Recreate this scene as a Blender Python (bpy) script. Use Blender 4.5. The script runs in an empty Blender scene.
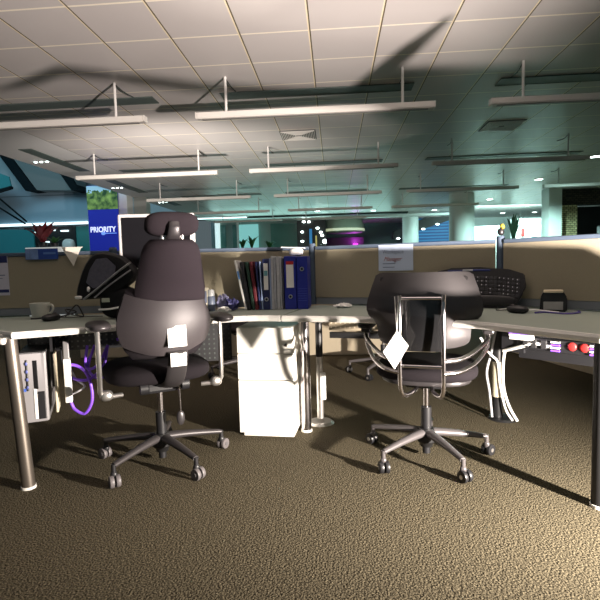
import bpy, bmesh, math, random
from mathutils import Vector, Matrix
random.seed(7)
R = math.radians
C = bpy.context.scene.collection
SC = bpy.context.scene

# ---------------------------------------------------------------- camera
def cam_setup():
    pitch, yaw, roll = R(4.379), R(4.183), R(-1.5)
    F = Vector((-math.sin(yaw)*math.cos(pitch), math.cos(yaw)*math.cos(pitch), -math.sin(pitch)))
    Rt = Vector((math.cos(yaw), math.sin(yaw), 0)); U = Rt.cross(F)
    R2 = Rt*math.cos(roll) + U*math.sin(roll); U2 = R2.cross(F)
    cd = bpy.data.cameras.new('camera'); cd.sensor_width = 36; cd.lens = 36*480.85/600
    cd.clip_start = .02; cd.clip_end = 200
    cam = bpy.data.objects.new('camera', cd); C.objects.link(cam)
    M = Matrix((R2, U2, -F)).transposed().to_4x4(); M.translation = (0, 0, 1.0)
    cam.matrix_world = M
    SC.camera = cam
cam_setup()

# ---------------------------------------------------------------- world, lamps, exposure
SC.view_settings.view_transform = 'Standard'; SC.view_settings.look = 'None'
SC.view_settings.gamma = 1; SC.view_settings.use_curve_mapping = False
SC.view_settings.exposure = 0.0
w = bpy.data.worlds.new('world'); SC.world = w; w.use_nodes = True
w.node_tree.nodes['Background'].inputs[0].default_value = (.55, .72, .78, 1)
w.node_tree.nodes['Background'].inputs[1].default_value = .16

def lamp(name, typ, loc, power, col, target=None, **kw):
    d = bpy.data.lights.new(name, typ); d.energy = power; d.color = col
    for k, v in kw.items(): setattr(d, k, v)
    o = bpy.data.objects.new(name, d); C.objects.link(o); o.location = loc
    if target is not None:
        o.rotation_euler = (Vector(target)-Vector(loc)).to_track_quat('-Z', 'Y').to_euler()
    return o
KEY = Vector((1.72, .93, .555)); TOP = Vector((1.70, 1.20, .86))
AIM1 = Vector((-.70, .714, .06)); AIM2 = Vector((-1.05, .80, .75))
lamp('work_lamp_light', 'SPOT', KEY, 1500, (1, .89, .78), KEY+AIM1, spot_size=R(106), spot_blend=1, shadow_soft_size=.028)
lamp('work_lamp_uplight', 'SPOT', TOP, 1500, (1, .86, .79), TOP+AIM2, spot_size=R(115), spot_blend=1, shadow_soft_size=.006)
FAR = Vector((-2.3, 6.0, .62))
lamp('added_far_fill', 'SPOT', FAR, 560, (1, .90, .82), FAR+Vector((-.06, .76, .50)), spot_size=R(110), spot_blend=1, shadow_soft_size=.05)  # added fill that lifts the ceiling further back
TEAL = (.52, 1, .90)
# area lights added to brighten the back of the hall, right room and atrium
lamp('back_hall_fill', 'AREA', (-1.5, 21.3, 1.9), 95, TEAL, (-1.5, 0, 1.9), shape='RECTANGLE', size=8, size_y=1.6)
lamp('right_room_fill', 'AREA', (6.6, 18.6, 2.6), 190, (.62, 1, .93), (6.3, 22, 1.2), shape='RECTANGLE', size=2.5, size_y=1.2)
lamp('atrium_fill', 'AREA', (-9.5, 9.5, 6.5), 240, (.45, .85, 1), (-9.5, 16, 2.6), shape='RECTANGLE', size=5, size_y=3)

# ---------------------------------------------------------------- materials
MATS = {}
def mat(name, col, rough=.5, metal=0, spec=.5, emit=None, estr=0, noise=0, nscale=40, bump=0, bscale=200, alpha=None, coat=0):
    if name in MATS: return MATS[name]
    m = bpy.data.materials.new(name); m.use_nodes = True
    nt = m.node_tree; b = nt.nodes['Principled BSDF']
    b.inputs['Base Color'].default_value = (*col, 1); b.inputs['Roughness'].default_value = rough
    b.inputs['Metallic'].default_value = metal; b.inputs['Specular IOR Level'].default_value = spec
    b.inputs['Coat Weight'].default_value = coat
    if emit: b.inputs['Emission Color'].default_value = (*emit, 1); b.inputs['Emission Strength'].default_value = estr
    tc = nt.nodes.new('ShaderNodeTexCoord')
    if noise:
        n = nt.nodes.new('ShaderNodeTexNoise'); n.inputs['Scale'].default_value = nscale; n.inputs['Detail'].default_value = 4
        nt.links.new(tc.outputs['Object'], n.inputs['Vector'])
        mx = nt.nodes.new('ShaderNodeMix'); mx.data_type = 'RGBA'
        mx.inputs[6].default_value = (*[c*(1-noise) for c in col], 1); mx.inputs[7].default_value = (*[min(1, c*(1+noise)) for c in col], 1)
        nt.links.new(n.outputs['Fac'], mx.inputs[0]); nt.links.new(mx.outputs[2], b.inputs['Base Color'])
    if bump:
        n2 = nt.nodes.new('ShaderNodeTexNoise'); n2.inputs['Scale'].default_value = bscale; n2.inputs['Detail'].default_value = 3
        nt.links.new(tc.outputs['Object'], n2.inputs['Vector'])
        bp = nt.nodes.new('ShaderNodeBump'); bp.inputs['Strength'].default_value = bump; bp.inputs['Distance'].default_value = .003
        nt.links.new(n2.outputs['Fac'], bp.inputs['Height']); nt.links.new(bp.outputs['Normal'], b.inputs['Normal'])
    if alpha is not None:
        b.inputs['Transmission Weight'].default_value = alpha
    MATS[name] = m
    return m

def carpet_mat():
    m = bpy.data.materials.new('carpet'); m.use_nodes = True; nt = m.node_tree; b = nt.nodes['Principled BSDF']
    b.inputs['Roughness'].default_value = .95; b.inputs['Specular IOR Level'].default_value = .1
    tc = nt.nodes.new('ShaderNodeTexCoord')
    v = nt.nodes.new('ShaderNodeTexVoronoi'); v.inputs['Scale'].default_value = 115; v.inputs['Randomness'].default_value = .8
    n = nt.nodes.new('ShaderNodeTexNoise'); n.inputs['Scale'].default_value = 165; n.inputs['Detail'].default_value = 5
    n2 = nt.nodes.new('ShaderNodeTexNoise'); n2.inputs['Scale'].default_value = 1.3; n2.inputs['Detail'].default_value = 3
    for x in (v, n, n2): nt.links.new(tc.outputs['Object'], x.inputs['Vector'])
    r = nt.nodes.new('ShaderNodeValToRGB')
    r.color_ramp.elements[0].position = .36; r.color_ramp.elements[0].color = (.018, .016, .010, 1)
    r.color_ramp.elements[1].position = .66; r.color_ramp.elements[1].color = (.145, .122, .080, 1)
    nt.links.new(n.outputs['Fac'], r.inputs[0])
    mx = nt.nodes.new('ShaderNodeMix'); mx.data_type = 'RGBA'; mx.blend_type = 'MULTIPLY'; mx.inputs[0].default_value = .35
    nt.links.new(r.outputs[0], mx.inputs[6]); nt.links.new(n2.outputs['Color'], mx.inputs[7])
    nt.links.new(r.outputs[0], b.inputs['Base Color'])
    sub = nt.nodes.new('ShaderNodeMath'); sub.operation = 'SUBTRACT'
    nt.links.new(n.outputs['Fac'], sub.inputs[0]); nt.links.new(v.outputs['Distance'], sub.inputs[1])
    bp = nt.nodes.new('ShaderNodeBump'); bp.inputs['Strength'].default_value = .8; bp.inputs['Distance'].default_value = .006
    nt.links.new(sub.outputs[0], bp.inputs['Height']); nt.links.new(bp.outputs['Normal'], b.inputs['Normal'])
    return m

GX0, GY0, GT = -2.571, 3.645, .6
def ceiling_mat():
    m = bpy.data.materials.new('ceiling_tiles'); m.use_nodes = True; nt = m.node_tree; b = nt.nodes['Principled BSDF']
    b.inputs['Roughness'].default_value = .38; b.inputs['Specular IOR Level'].default_value = .35
    L = nt.links.new
    tc = nt.nodes.new('ShaderNodeTexCoord'); s = nt.nodes.new('ShaderNodeSeparateXYZ'); L(tc.outputs['Object'], s.inputs[0])
    def mth(op, a, c=None):
        n = nt.nodes.new('ShaderNodeMath'); n.operation = op
        for i, x in enumerate((a, c)):
            if x is None: continue
            if isinstance(x, (int, float)): n.inputs[i].default_value = x
            else: L(x, n.inputs[i])
        return n.outputs[0]
    def dist(axis, off, shift=0):   # signed distance to the nearest joint
        t = mth('DIVIDE', mth('SUBTRACT', s.outputs[axis], off-shift), GT)
        return mth('MULTIPLY', mth('SUBTRACT', mth('FRACT', mth('ADD', t, .5)), .5), GT)
    dx = dist(0, GX0); dy = dist(1, GY0)
    dark = mth('LESS_THAN', mth('ABSOLUTE', mth('SUBTRACT', dx, .005)), .0055)
    lite = mth('LESS_THAN', mth('ABSOLUTE', mth('ADD', dx, .006)), .007)
    cross = mth('LESS_THAN', mth('ABSOLUTE', dy), .011)
    def mix(f, A, Bc):
        x = nt.nodes.new('ShaderNodeMix'); x.data_type = 'RGBA'; L(f, x.inputs[0])
        for i, c in ((6, A), (7, Bc)):
            if isinstance(c, tuple): x.inputs[i].default_value = (*c, 1)
            else: L(c, x.inputs[i])
        return x.outputs[2]
    n = nt.nodes.new('ShaderNodeTexNoise'); n.inputs['Scale'].default_value = .9; L(tc.outputs['Object'], n.inputs['Vector'])
    base = mix(n.outputs['Fac'], (.56, .53, .515), (.62, .59, .575))
    c = mix(cross, base, (.92, .86, .72)); c = mix(lite, c, (.86, .76, .56)); c = mix(dark, c, (.10, .075, .03))
    L(c, b.inputs['Base Color'])
    return m

carpet = carpet_mat(); ctile = ceiling_mat()
plaster = mat('plaster', (.62, .62, .62), .7)
wallw = mat('wall_paint', (.55, .58, .57), .7, noise=.06, nscale=2)
fabric_tan = mat('tan_screen_fabric', (.30, .27, .195), .9, spec=.1, noise=.1, nscale=260, bump=.2, bscale=500)
frame_blue = mat('blue_grey_frame', (.085, .115, .16), .75, 0, .12, noise=.05)
desk_top = mat('desk_laminate', (.29, .335, .29), .5, noise=.03, nscale=8)
desk_edge = mat('desk_edge', (.72, .71, .67), .45)
alu = mat('aluminium', (.62, .60, .58), .33, .9)
bronze = mat('bronze_leg', (.15, .13, .11), .42, .7)
chrome = mat('chrome', (.50, .47, .48), .2, 1)
white = mat('white_plastic', (.82, .81, .78), .45)
whitemetal = mat('white_metal', (.80, .78, .73), .4, noise=.02)
black = mat('black_plastic', (.012, .012, .014), .42)
blackgloss = mat('gloss_black', (.01, .01, .011), .18, coat=.4)
blackmetal = mat('black_metal', (.015, .015, .016), .4, .3)
blackcloth = mat('black_fabric', (.010, .008, .010), .92, spec=.15, noise=.3, nscale=400, bump=.4, bscale=700)
purplecloth = mat('plum_grey_fabric', (.020, .0155, .019), .93, spec=.15, noise=.3, nscale=420, bump=.5, bscale=700)
shellgrey = mat('grey_shell_plastic', (.026, .022, .024), .5, noise=.05, bump=.15, bscale=900)
shelldark = mat('dark_shell_plastic', (.032, .029, .031), .36, .2)
basegrey = mat('grey_base', (.05, .045, .047), .42, .3)
paper = mat('paper', (.80, .79, .76), .8, noise=.03)
paperblue = mat('pale_blue_paper', (.46, .55, .70), .8)
navy = mat('navy', (.012, .018, .10), .55)
blue = mat('cobalt', (.015, .024, .27), .42, noise=.06)
darkblue = mat('dark_blue_card', (.015, .022, .09), .5)
red = mat('red', (.45, .02, .02), .45)
purple = mat('purple', (.22, .08, .72), .5)
glassy = mat('screen_glass', (.012, .011, .013), .16)
grille_dark = mat('vent_dark', (.045, .055, .052), .6)
slotdark = mat('slot_dark', (.10, .13, .12), .5)
leaf = mat('leaf', (.03, .12, .03), .5, noise=.5, nscale=15)
leafred = mat('red_leaf', (.25, .04, .05), .5, noise=.6, nscale=9)
lampemit = mat('lamp_glow', (1, 1, 1), .5, emit=(.80, 1, .95), estr=14)
lampsoft = mat('lamp_soft', (1, 1, 1), .5, emit=(.62, 1, .95), estr=2.2)

# ---------------------------------------------------------------- mesh helpers
class MB:
    def __init__(s): s.bm = bmesh.new()
    def _new(s, verts, faces):
        vs = [s.bm.verts.new(v) for v in verts]
        for f in faces:
            try: s.bm.faces.new([vs[i] for i in f])
            except ValueError: pass
        return vs
    def box(s, c, d, rz=0, bev=0, M=None):
        t = bmesh.new(); bmesh.ops.create_cube(t, size=1)
        for v in t.verts: v.co = Vector((v.co.x*d[0], v.co.y*d[1], v.co.z*d[2]))
        if bev: bmesh.ops.bevel(t, geom=t.edges[:], offset=bev, segments=2, affect='EDGES', profile=.5)
        A = Matrix.Translation(c) @ Matrix.Rotation(rz, 4, 'Z')
        if M is not None: A = Matrix.Translation(c) @ M.to_4x4()
        for v in t.verts: v.co = A @ v.co
        s.merge(t); return s
    def merge(s, t):
        t.verts.index_update()
        m = {v: s.bm.verts.new(v.co) for v in t.verts}
        for f in t.faces:
            try: s.bm.faces.new([m[v] for v in f.verts])
            except ValueError: pass
        t.free()
    def loft(s, rings, cap=True, closed=True):
        n = len(rings[0]); vv = [[s.bm.verts.new(p) for p in r] for r in rings]
        for a, b in zip(vv[:-1], vv[1:]):
            for i in range(n if closed else n-1):
                j = (i+1) % n
                s.bm.faces.new((a[i], a[j], b[j], b[i]))
        if cap:
            s.bm.faces.new(vv[0][::-1]); s.bm.faces.new(vv[-1])
        return s
    def tube(s, pts, r, seg=10, smooth=True, flat=1.0):
        pts = [Vector(p) for p in pts]
        if smooth and len(pts) > 2: pts = spline(pts)
        rs = r if isinstance(r, (list, tuple)) else None
        up = Vector((0, 0, 1)); rings = []; prev = None
        for i, p in enumerate(pts):
            d = (pts[min(i+1, len(pts)-1)] - pts[max(i-1, 0)]).normalized()
            if prev is None:
                a = d.cross(up)
                if a.length < .05: a = d.cross(Vector((1, 0, 0)))
            else: a = prev - d*prev.dot(d)
            a.normalize(); prev = a; b = d.cross(a)
            f = i/(len(pts)-1); rr = rs[0]+(rs[1]-rs[0])*f if rs else r
            rings.append([p + a*math.cos(2*math.pi*k/seg)*rr + b*math.sin(2*math.pi*k/seg)*rr*flat for k in range(seg)])
        return s.loft(rings)
    def cyl(s, p, r, h, seg=24, r2=None):
        x, y, z = p; r2 = r if r2 is None else r2
        return s.loft([[(x+math.cos(2*math.pi*k/seg)*q, y+math.sin(2*math.pi*k/seg)*q, zz) for k in range(seg)] for q, zz in ((r, z), (r2, z+h))])
    def lathe(s, p, prof, seg=28):
        x, y, z = p
        return s.loft([[(x+math.cos(2*math.pi*k/seg)*max(q, 1e-4), y+math.sin(2*math.pi*k/seg)*max(q, 1e-4), z+zz) for k in range(seg)] for q, zz in prof])
    def prism(s, poly, z0, z1, bev=0):
        t = bmesh.new()
        a = [t.verts.new((x, y, z0)) for x, y in poly]; b = [t.verts.new((x, y, z1)) for x, y in poly]
        t.faces.new(a[::-1]); t.faces.new(b)
        for i in range(len(a)):
            j = (i+1) % len(a); t.faces.new((a[i], a[j], b[j], b[i]))
        if bev: bmesh.ops.bevel(t, geom=t.edges[:], offset=bev, segments=2, affect='EDGES')
        s.merge(t); return s
    def vprism(s, poly, y0, y1, bev=0):      # outline in x,z extruded along y
        t = bmesh.new()
        a = [t.verts.new((x, y0, z)) for x, z in poly]; b = [t.verts.new((x, y1, z)) for x, z in poly]
        t.faces.new(a); t.faces.new(b[::-1])
        for i in range(len(a)):
            j = (i+1) % len(a); t.faces.new((a[j], a[i], b[i], b[j]))
        if bev: bmesh.ops.bevel(t, geom=t.edges[:], offset=bev, segments=2, affect='EDGES')
        s.merge(t); return s
    def quad(s, *p): s._new(p, [range(len(p))]); return s
    def blob(s, c, d, n=2.5, su=28, sv=16, M=None):   # superellipsoid
        def f(x, e): return math.copysign(abs(x)**e, x)
        rings = []; e = 2/n
        for i in range(1, sv):
            ph = -math.pi/2+math.pi*i/sv
            rings.append([Vector((d[0]/2*f(math.cos(ph), e)*f(math.cos(t), e), d[1]/2*f(math.cos(ph), e)*f(math.sin(t), e), d[2]/2*f(math.sin(ph), e))) for t in [2*math.pi*k/su for k in range(su)]])
        for r in rings:
            for k, p in enumerate(r):
                if M is not None: p = M @ p
                r[k] = Vector(c)+p
        return s.loft(rings)
    def xf(s, M):
        for v in s.bm.verts: v.co = M @ v.co
        return s
    def build(s, name, m, parent=None, smooth=False, loc=None, rz=0):
        bmesh.ops.recalc_face_normals(s.bm, faces=s.bm.faces[:])
        me = bpy.data.meshes.new(name); s.bm.to_mesh(me); s.bm.free()
        me.materials.append(m)
        if smooth:
            for p in me.polygons: p.use_smooth = True
            try: me.set_sharp_from_angle(angle=R(38))
            except Exception: pass
        o = bpy.data.objects.new(name, me); C.objects.link(o)
        if parent is not None: o.parent = parent
        if loc is not None: o.location = loc
        o.rotation_euler.z = rz
        return o

def spline2(P, n=4):
    Q = [Vector((x, z, 0)) for x, z in P]; m_ = len(Q); out = []
    for i in range(m_):
        a, b, c, d = Q[i-1], Q[i], Q[(i+1) % m_], Q[(i+2) % m_]
        for k in range(n):
            t = k/n; v = .5*((2*b)+(c-a)*t+(2*a-5*b+4*c-d)*t*t+(3*b-a-3*c+d)*t**3); out.append((v.x, v.y))
    return out
def spline(P, n=8):
    out = []; Q = [P[0]*2-P[1]]+P+[P[-1]*2-P[-2]]
    for i in range(1, len(Q)-2):
        for k in range(n):
            t = k/n; a, b, c, d = Q[i-1:i+3]
            out.append(.5*((2*b)+(c-a)*t+(2*a-5*b+4*c-d)*t*t+(3*b-a-3*c+d)*t**3))
    out.append(P[-1]); return out

def thing(name, label, cat, loc=(0, 0, 0), rz=0, group=None):
    o = bpy.data.objects.new(name, None); C.objects.link(o); o.empty_display_size = .1
    o.location = loc; o.rotation_euler.z = rz
    return tag(o, label, cat, group)
def tag(o, label, cat, group=None, kind=None):
    o['label'] = label; o['category'] = cat
    if group: o['group'] = group
    if kind: o['kind'] = kind
    return o
def struct(o): o['kind'] = 'structure'; return o
def dup(root, loc, rz, label, group=None):
    def cp(o, parent):
        c = o.copy(); C.objects.link(c); c.parent = parent
        if parent is not None: c.matrix_parent_inverse = o.matrix_parent_inverse.copy()
        for ch in o.children: cp(ch, c)
        return c
    r = cp(root, None); r.location = loc; r.rotation_euler.z = rz; r['label'] = label
    if group: r['group'] = group
    return r
def text_mesh(name, s, size, m, parent, loc, rot, width=None, bold=False, depth=.0004, shear=0):
    cu = bpy.data.curves.new('t', 'FONT'); cu.body = s; cu.size = size; cu.align_x = 'CENTER'; cu.align_y = 'CENTER'
    cu.extrude = depth; cu.shear = shear
    if bold: cu.offset = size*.02
    t = bpy.data.objects.new('t', cu); C.objects.link(t)
    bpy.context.view_layer.update()
    me = bpy.data.meshes.new_from_object(t.evaluated_get(bpy.context.evaluated_depsgraph_get()))
    bpy.data.objects.remove(t); bpy.data.curves.remove(cu)
    me.name = name; me.materials.clear(); me.materials.append(m)
    if width:
        xs = [v.co.x for v in me.vertices]; k = width/(max(xs)-min(xs))
        for v in me.vertices: v.co.x *= k
    o = bpy.data.objects.new(name, me); C.objects.link(o); o.parent = parent
    o.location = loc; o.rotation_euler = rot
    return o

# ================================================================ SETTING
CZ = 2.97
struct(MB().quad((-16, -3, 0), (11, -3, 0), (11, 30, 0), (-16, 30, 0)).build('floor', carpet))
o = MB().box(((-4.371+11)/2, 13, CZ+.05), (11+4.371, 33, .1)).build('ceiling', ctile); struct(o)
# plain bulkhead strip along the atrium edge, with its upstand
struct(MB().box((-4.996, 13, CZ+.16), (1.25, 33, .32)).build('trim_1', plaster))
# back of the hall
back = mat('back_wall_paint', (.30, .42, .39), .45, noise=.08, nscale=1.2)
struct(MB().box((-3.67, 22.4, 1.6), (4.1, .15, 3.2)).build('wall_back', back))
struct(MB().box((-11, 17.2, 4), (11, .2, 8)).build('wall_atrium', mat('atrium_wall', (.36, .45, .50), .6, noise=.05, nscale=1)))
struct(MB().box((-14.6, 8, 4), (.2, 22, 8)).build('wall_left', wallw))
struct(MB().box((8.9, 24.2, 1.6), (9.2, .15, 3.2)).build('wall_far', mat('white_wall', (.72, .80, .78), .6)))
struct(MB().box((10.9, 8, 1.6), (.2, 24, 3.2)).build('wall_right', wallw))
# columns
colpaint = mat('column_paint', (.74, .80, .78), .5, noise=.04, nscale=3)
struct(MB().cyl((3.92, 15.2, 0), .37, CZ, 40).build('column', colpaint, smooth=True))
struct(MB().cyl((3.30, 21.2, 0), .34, CZ, 40).build('column', colpaint, smooth=True))
struct(MB().box((6.36, 14.7, CZ/2), (.36, .5, CZ)).build('column', colpaint))
struct(MB().box((-5.78, 13.1, CZ/2+.1), (.36, .4, CZ+.2)).build('column', mat('white_column', (.78, .80, .80), .6)))
struct(MB().box((-5.42, 13.5, CZ/2), (.36, .3, CZ)).build('column', mat('grey_column', (.34, .36, .34), .6)))
# back wall glazing: teal glass sheets with white posts
gl = mat('teal_glass', (.10, .24, .21), .12, spec=.6, noise=.1, nscale=.8)
for i, (x0, x1) in enumerate(((-5.55, -5.0), (-4.68, -4.2), (-2.9, -1.62))):
    struct(MB().box(((x0+x1)/2, 22.26, 1.55), (x1-x0, .04, 2.6)).build('window_%d' % (i+1), gl))
struct(MB().box((-5.38, 22.2, 1.5), (.22, .12, 3.0)).build('window_6', mat('glowing_white_post', (.8, .9, .9), .5, emit=(.75, 1, 1), estr=.75)))  # white post given emission to stand in for strong light on it
struct(MB().box((-3.95, 22.24, 1.5), (.95, .06, 2.7)).build('window_5', mat('teal_daylight', (.3, .6, .6), .3, emit=(.28, .72, .70), estr=.55)))
struct(MB().box((-4.42, 22.2, 1.5), (.10, .12, 3.0)).build('trim_3', white))
struct(MB().box((-2.0, 20.0, 2.935), (10, .35, .07)).build('trim_4', mat('dark_bulkhead', (.02, .03, .03), .4)))
struct(MB().box((2.6, 20.4, 2.86), (5.4, .3, .10)).build('trim_5', colpaint))
# blue window beyond the atrium edge
struct(MB().box((-8.2, 20.6, 3.6), (3.2, .1, 2.2)).build('window_4', mat('blue_sky_window', (.1, .3, .6), .3, emit=(.10, .36, .78), estr=.9)))
# dark cafe recess
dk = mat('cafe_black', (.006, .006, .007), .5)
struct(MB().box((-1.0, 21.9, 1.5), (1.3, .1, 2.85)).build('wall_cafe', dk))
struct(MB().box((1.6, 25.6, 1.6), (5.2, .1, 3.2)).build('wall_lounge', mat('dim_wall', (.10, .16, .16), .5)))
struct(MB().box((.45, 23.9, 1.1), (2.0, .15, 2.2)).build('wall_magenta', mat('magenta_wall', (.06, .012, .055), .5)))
# blue striped wall with dark sloping soffit
def stripes():
    m = bpy.data.materials.new('blue_striped_wall'); m.use_nodes = True; nt = m.node_tree; b = nt.nodes['Principled BSDF']
    tc = nt.nodes.new('ShaderNodeTexCoord'); wv = nt.nodes.new('ShaderNodeTexWave'); wv.bands_direction = 'Z'; wv.inputs['Scale'].default_value = 2.2; wv.inputs['Distortion'].default_value = .6
    nt.links.new(tc.outputs['Object'], wv.inputs['Vector'])
    r = nt.nodes.new('ShaderNodeValToRGB'); r.color_ramp.elements[0].color = (.01, .06, .22, 1); r.color_ramp.elements[1].color = (.03, .22, .50, 1)
    nt.links.new(wv.outputs['Fac'], r.inputs[0]); nt.links.new(r.outputs[0], b.inputs['Base Color'])
    nt.links.new(r.outputs[0], b.inputs['Emission Color']); b.inputs['Emission Strength'].default_value = .35
    return m
struct(MB().box((4.95, 23.5, 1.5), (2.1, .1, 2.9)).build('wall_blue', stripes()))
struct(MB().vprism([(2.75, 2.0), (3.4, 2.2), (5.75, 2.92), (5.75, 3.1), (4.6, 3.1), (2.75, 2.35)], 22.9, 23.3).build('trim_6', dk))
for k, (x, z) in enumerate(((3.0, 2.03), (3.55, 2.22), (4.15, 2.43), (4.8, 2.63))):
    tag(MB().blob((0, 0, 0), (.16, .16, .06), 2).build('soffit_lamp', lampemit, loc=(x, 22.86, z), smooth=True), 'small lamp on the dark sloping soffit above the blue striped wall', 'lamp', 'lamps along the sloping soffit')
# bright room on the right of the hall
struct(MB().box((5.85, 19.4, 1.12), (1.2, .3, 2.25)).build('wall_room', mat('room_white', (.78, .84, .83), .6)))
struct(MB().box((8.4, 19.8, 1.25), (2.7, .3, 2.55)).build('wall_corner', mat('room_white', (.7, .7, .7))))
struct(MB().box((8.0, 19.6, 1.15), (.62, .06, 2.3)).build('door_1', mat('pale_door', (.80, .82, .82), .5)))
struct(MB().box((7.9, 19.57, 2.36), (.8, .06, .13)).build('trim_7', mat('grey_trim', (.35, .38, .38), .5)))

# brick wall at the far right
def bricks(name, a, b_, mo):
    m = bpy.data.materials.new(name); m.use_nodes = True; nt = m.node_tree; b = nt.nodes['Principled BSDF']; b.inputs['Roughness'].default_value = .9
    tc = nt.nodes.new('ShaderNodeTexCoord'); mp = nt.nodes.new('ShaderNodeMapping'); mp.inputs['Rotation'].default_value = (R(-90), 0, 0)
    bt = nt.nodes.new('ShaderNodeTexBrick'); bt.inputs['Scale'].default_value = 4.2
    bt.inputs['Color1'].default_value = (*a, 1); bt.inputs['Color2'].default_value = (*b_, 1); bt.inputs['Mortar'].default_value = (*mo, 1); bt.inputs['Mortar Size'].default_value = .03
    nt.links.new(tc.outputs['Object'], mp.inputs[0]); nt.links.new(mp.outputs[0], bt.inputs['Vector']); nt.links.new(bt.outputs['Color'], b.inputs['Base Color'])
    return m
struct(MB().box((6.95, 15.0, 1.25), (.42, .3, 2.5)).build('wall_brick', bricks('tan_brick', (.7, .62, .34), (.40, .33, .17), (.05, .045, .03))))
struct(MB().box((8.35, 15.05, 2.76), (3.25, .34, .52)).build('wall_lintel', bricks('dark_brick', (.09, .07, .05), (.04, .03, .025), (.015, .013, .01))))
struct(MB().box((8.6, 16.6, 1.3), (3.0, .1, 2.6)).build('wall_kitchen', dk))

# ---- atrium: staircase, banner, balcony light, shop front
stair = thing('staircase', 'grey staircase flank with dark stringers rising through the atrium', 'stairs', (-9.6, 16, 3.7))
sgrey = mat('stair_grey', (.15, .175, .18), .6)
sdark = mat('stringer', (.004, .009, .012), .7, spec=.1)
def W(x, z): return (x+9.6, z-3.7)
MB().vprism([W(-11.6, 5.6), W(-9.0, 5.0), W(-8.60, 3.67), W(-10.2, 3.73)], 0, .7).build('flank', sgrey, stair)
MB().vprism([W(-11.75, 5.6), W(-11.4, 5.6), W(-10.08, 3.72), W(-10.42, 3.70)], -.12, .75).build('stringer', sdark, stair)
MB().vprism([W(-9.5, 4.75), W(-9.12, 4.75), W(-8.56, 3.67), W(-8.80, 3.65)], -.12, .75).build('stringer', sdark, stair)
balc = thing('balcony', 'teal glass balcony slab with a long white light strip under it', 'balcony', (-10, 16.6, 2.6))
MB().box((-.8, .1, .65), (5.2, .25, 1.2)).build('parapet', mat('parapet_blue', (.30, .42, .52), .5), balc)
MB().box((-.1, -.05, .02), (3.6, .08, .085)).build('light_strip', mat('strip_white', (1, 1, 1), emit=(.75, .95, 1), estr=1.6), balc)
MB().box((-.75, -.03, 1.02), (5.1, .05, .02)).build('seam', mat('seam', (.12, .2, .26), .5), balc)
st2 = thing('glass_balustrade', 'teal glass stair balustrade sloping down beside the atrium edge', 'balustrade', (-11, 15.4, 0))
tglass = mat('teal_balustrade', (.03, .22, .25), .15)
MB().vprism([(-2.0, 5.0), (.35, 4.1), (.42, 3.72), (-2, 3.15)], 0, .06).build('glass_panel', tglass, st2)
MB().vprism([(-2.0, 3.95), (-.45, 2.4), (.95, 2.35), (.95, 1.0), (-2, 1.0)], .2, .26).build('glass_panel', tglass, st2)
MB().tube([(-.9, .1, 3.62), (.75, .1, 2.55)], .03).build('handrail', sdark, st2)
MB().tube([(-.3, .1, 3.60), (.80, .1, 2.62)], .03).build('handrail', sdark, st2)
MB().vprism([(-2, 3.12), (.42, 3.70), (.42, 3.78), (-2, 3.25)], -.05, .1).build('rail', sdark, st2)
MB().vprism([(-1.6, 2.05), (.3, 1.05), (-1.6, 1.05)], .12, .18).build('flight', sdark, st2)
shop = thing('shop_front', 'dark shop front with teal glass doors below the balcony', 'shop front', (-9.4, 16.9, 0))
MB().box((-.85, 0, 1.3), (1.9, .12, 2.5)).build('dark_bay', dk, shop)
MB().box((.75, 0, 1.28), (1.25, .1, 2.5)).build('glass_door', mat('shop_glass', (.06, .26, .25), .2), shop)
for x in (.12, .75, 1.4): MB().box((x, -.07, 1.28), (.05, .05, 2.5)).build('door_frame', black, shop)
for x, z in ((-1.3, 2.36), (-.75, 2.42), (-.25, 2.38), (-1.0, 2.0)):
    MB().box((x, -.1, z), (.28, .06, .05)).build('shop_lamp', mat('strip_white', (1, 1, 1)), shop)
MB().blob((.15, -.6, 1.85), (.42, .3, .42)).build('globe', white, shop, smooth=True)

ban = thing('hanging_banner', 'tall blue banner with landscape picture and white lettering, hung beside the white column', 'banner', (-6.13, 12.6, 1.1))
MB().box((0, 0, 1.05), (.84, .03, 2.1)).build('cloth', mat('banner_blue', (.012, .022, .40), .5, emit=(.01, .02, .4), estr=.25), ban)
def scenery():
    m = bpy.data.materials.new('landscape_print'); m.use_nodes = True; nt = m.node_tree; b = nt.nodes['Principled BSDF']
    tc = nt.nodes.new('ShaderNodeTexCoord'); s = nt.nodes.new('ShaderNodeSeparateXYZ'); nt.links.new(tc.outputs['Object'], s.inputs[0])
    n = nt.nodes.new('ShaderNodeTexNoise'); n.inputs['Scale'].default_value = 7; nt.links.new(tc.outputs['Object'], n.inputs['Vector'])
    r = nt.nodes.new('ShaderNodeValToRGB'); r.color_ramp.elements[0].position = .35; r.color_ramp.elements[0].color = (.01, .06, .02, 1); r.color_ramp.elements[1].position = .7; r.color_ramp.elements[1].color = (.30, .48, .12, 1)
    nt.links.new(n.outputs['Fac'], r.inputs[0])
    a = nt.nodes.new('ShaderNodeMath'); a.operation = 'MULTIPLY_ADD'; a.inputs[1].default_value = .35; nt.links.new(n.outputs['Fac'], a.inputs[0]); nt.links.new(s.outputs[2], a.inputs[2])
    g = nt.nodes.new('ShaderNodeMath'); g.operation = 'GREATER_THAN'; g.inputs[1].default_value = 2.12; nt.links.new(a.outputs[0], g.inputs[0])
    mx = nt.nodes.new('ShaderNodeMix'); mx.data_type = 'RGBA'; mx.inputs[7].default_value = (.40, .66, .85, 1)
    nt.links.new(g.outputs[0], mx.inputs[0]); nt.links.new(r.outputs[0], mx.inputs[6]); nt.links.new(mx.outputs[2], b.inputs['Base Color'])
    nt.links.new(mx.outputs[2], b.inputs['Emission Color']); b.inputs['Emission Strength'].default_value = .15
    return m
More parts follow.
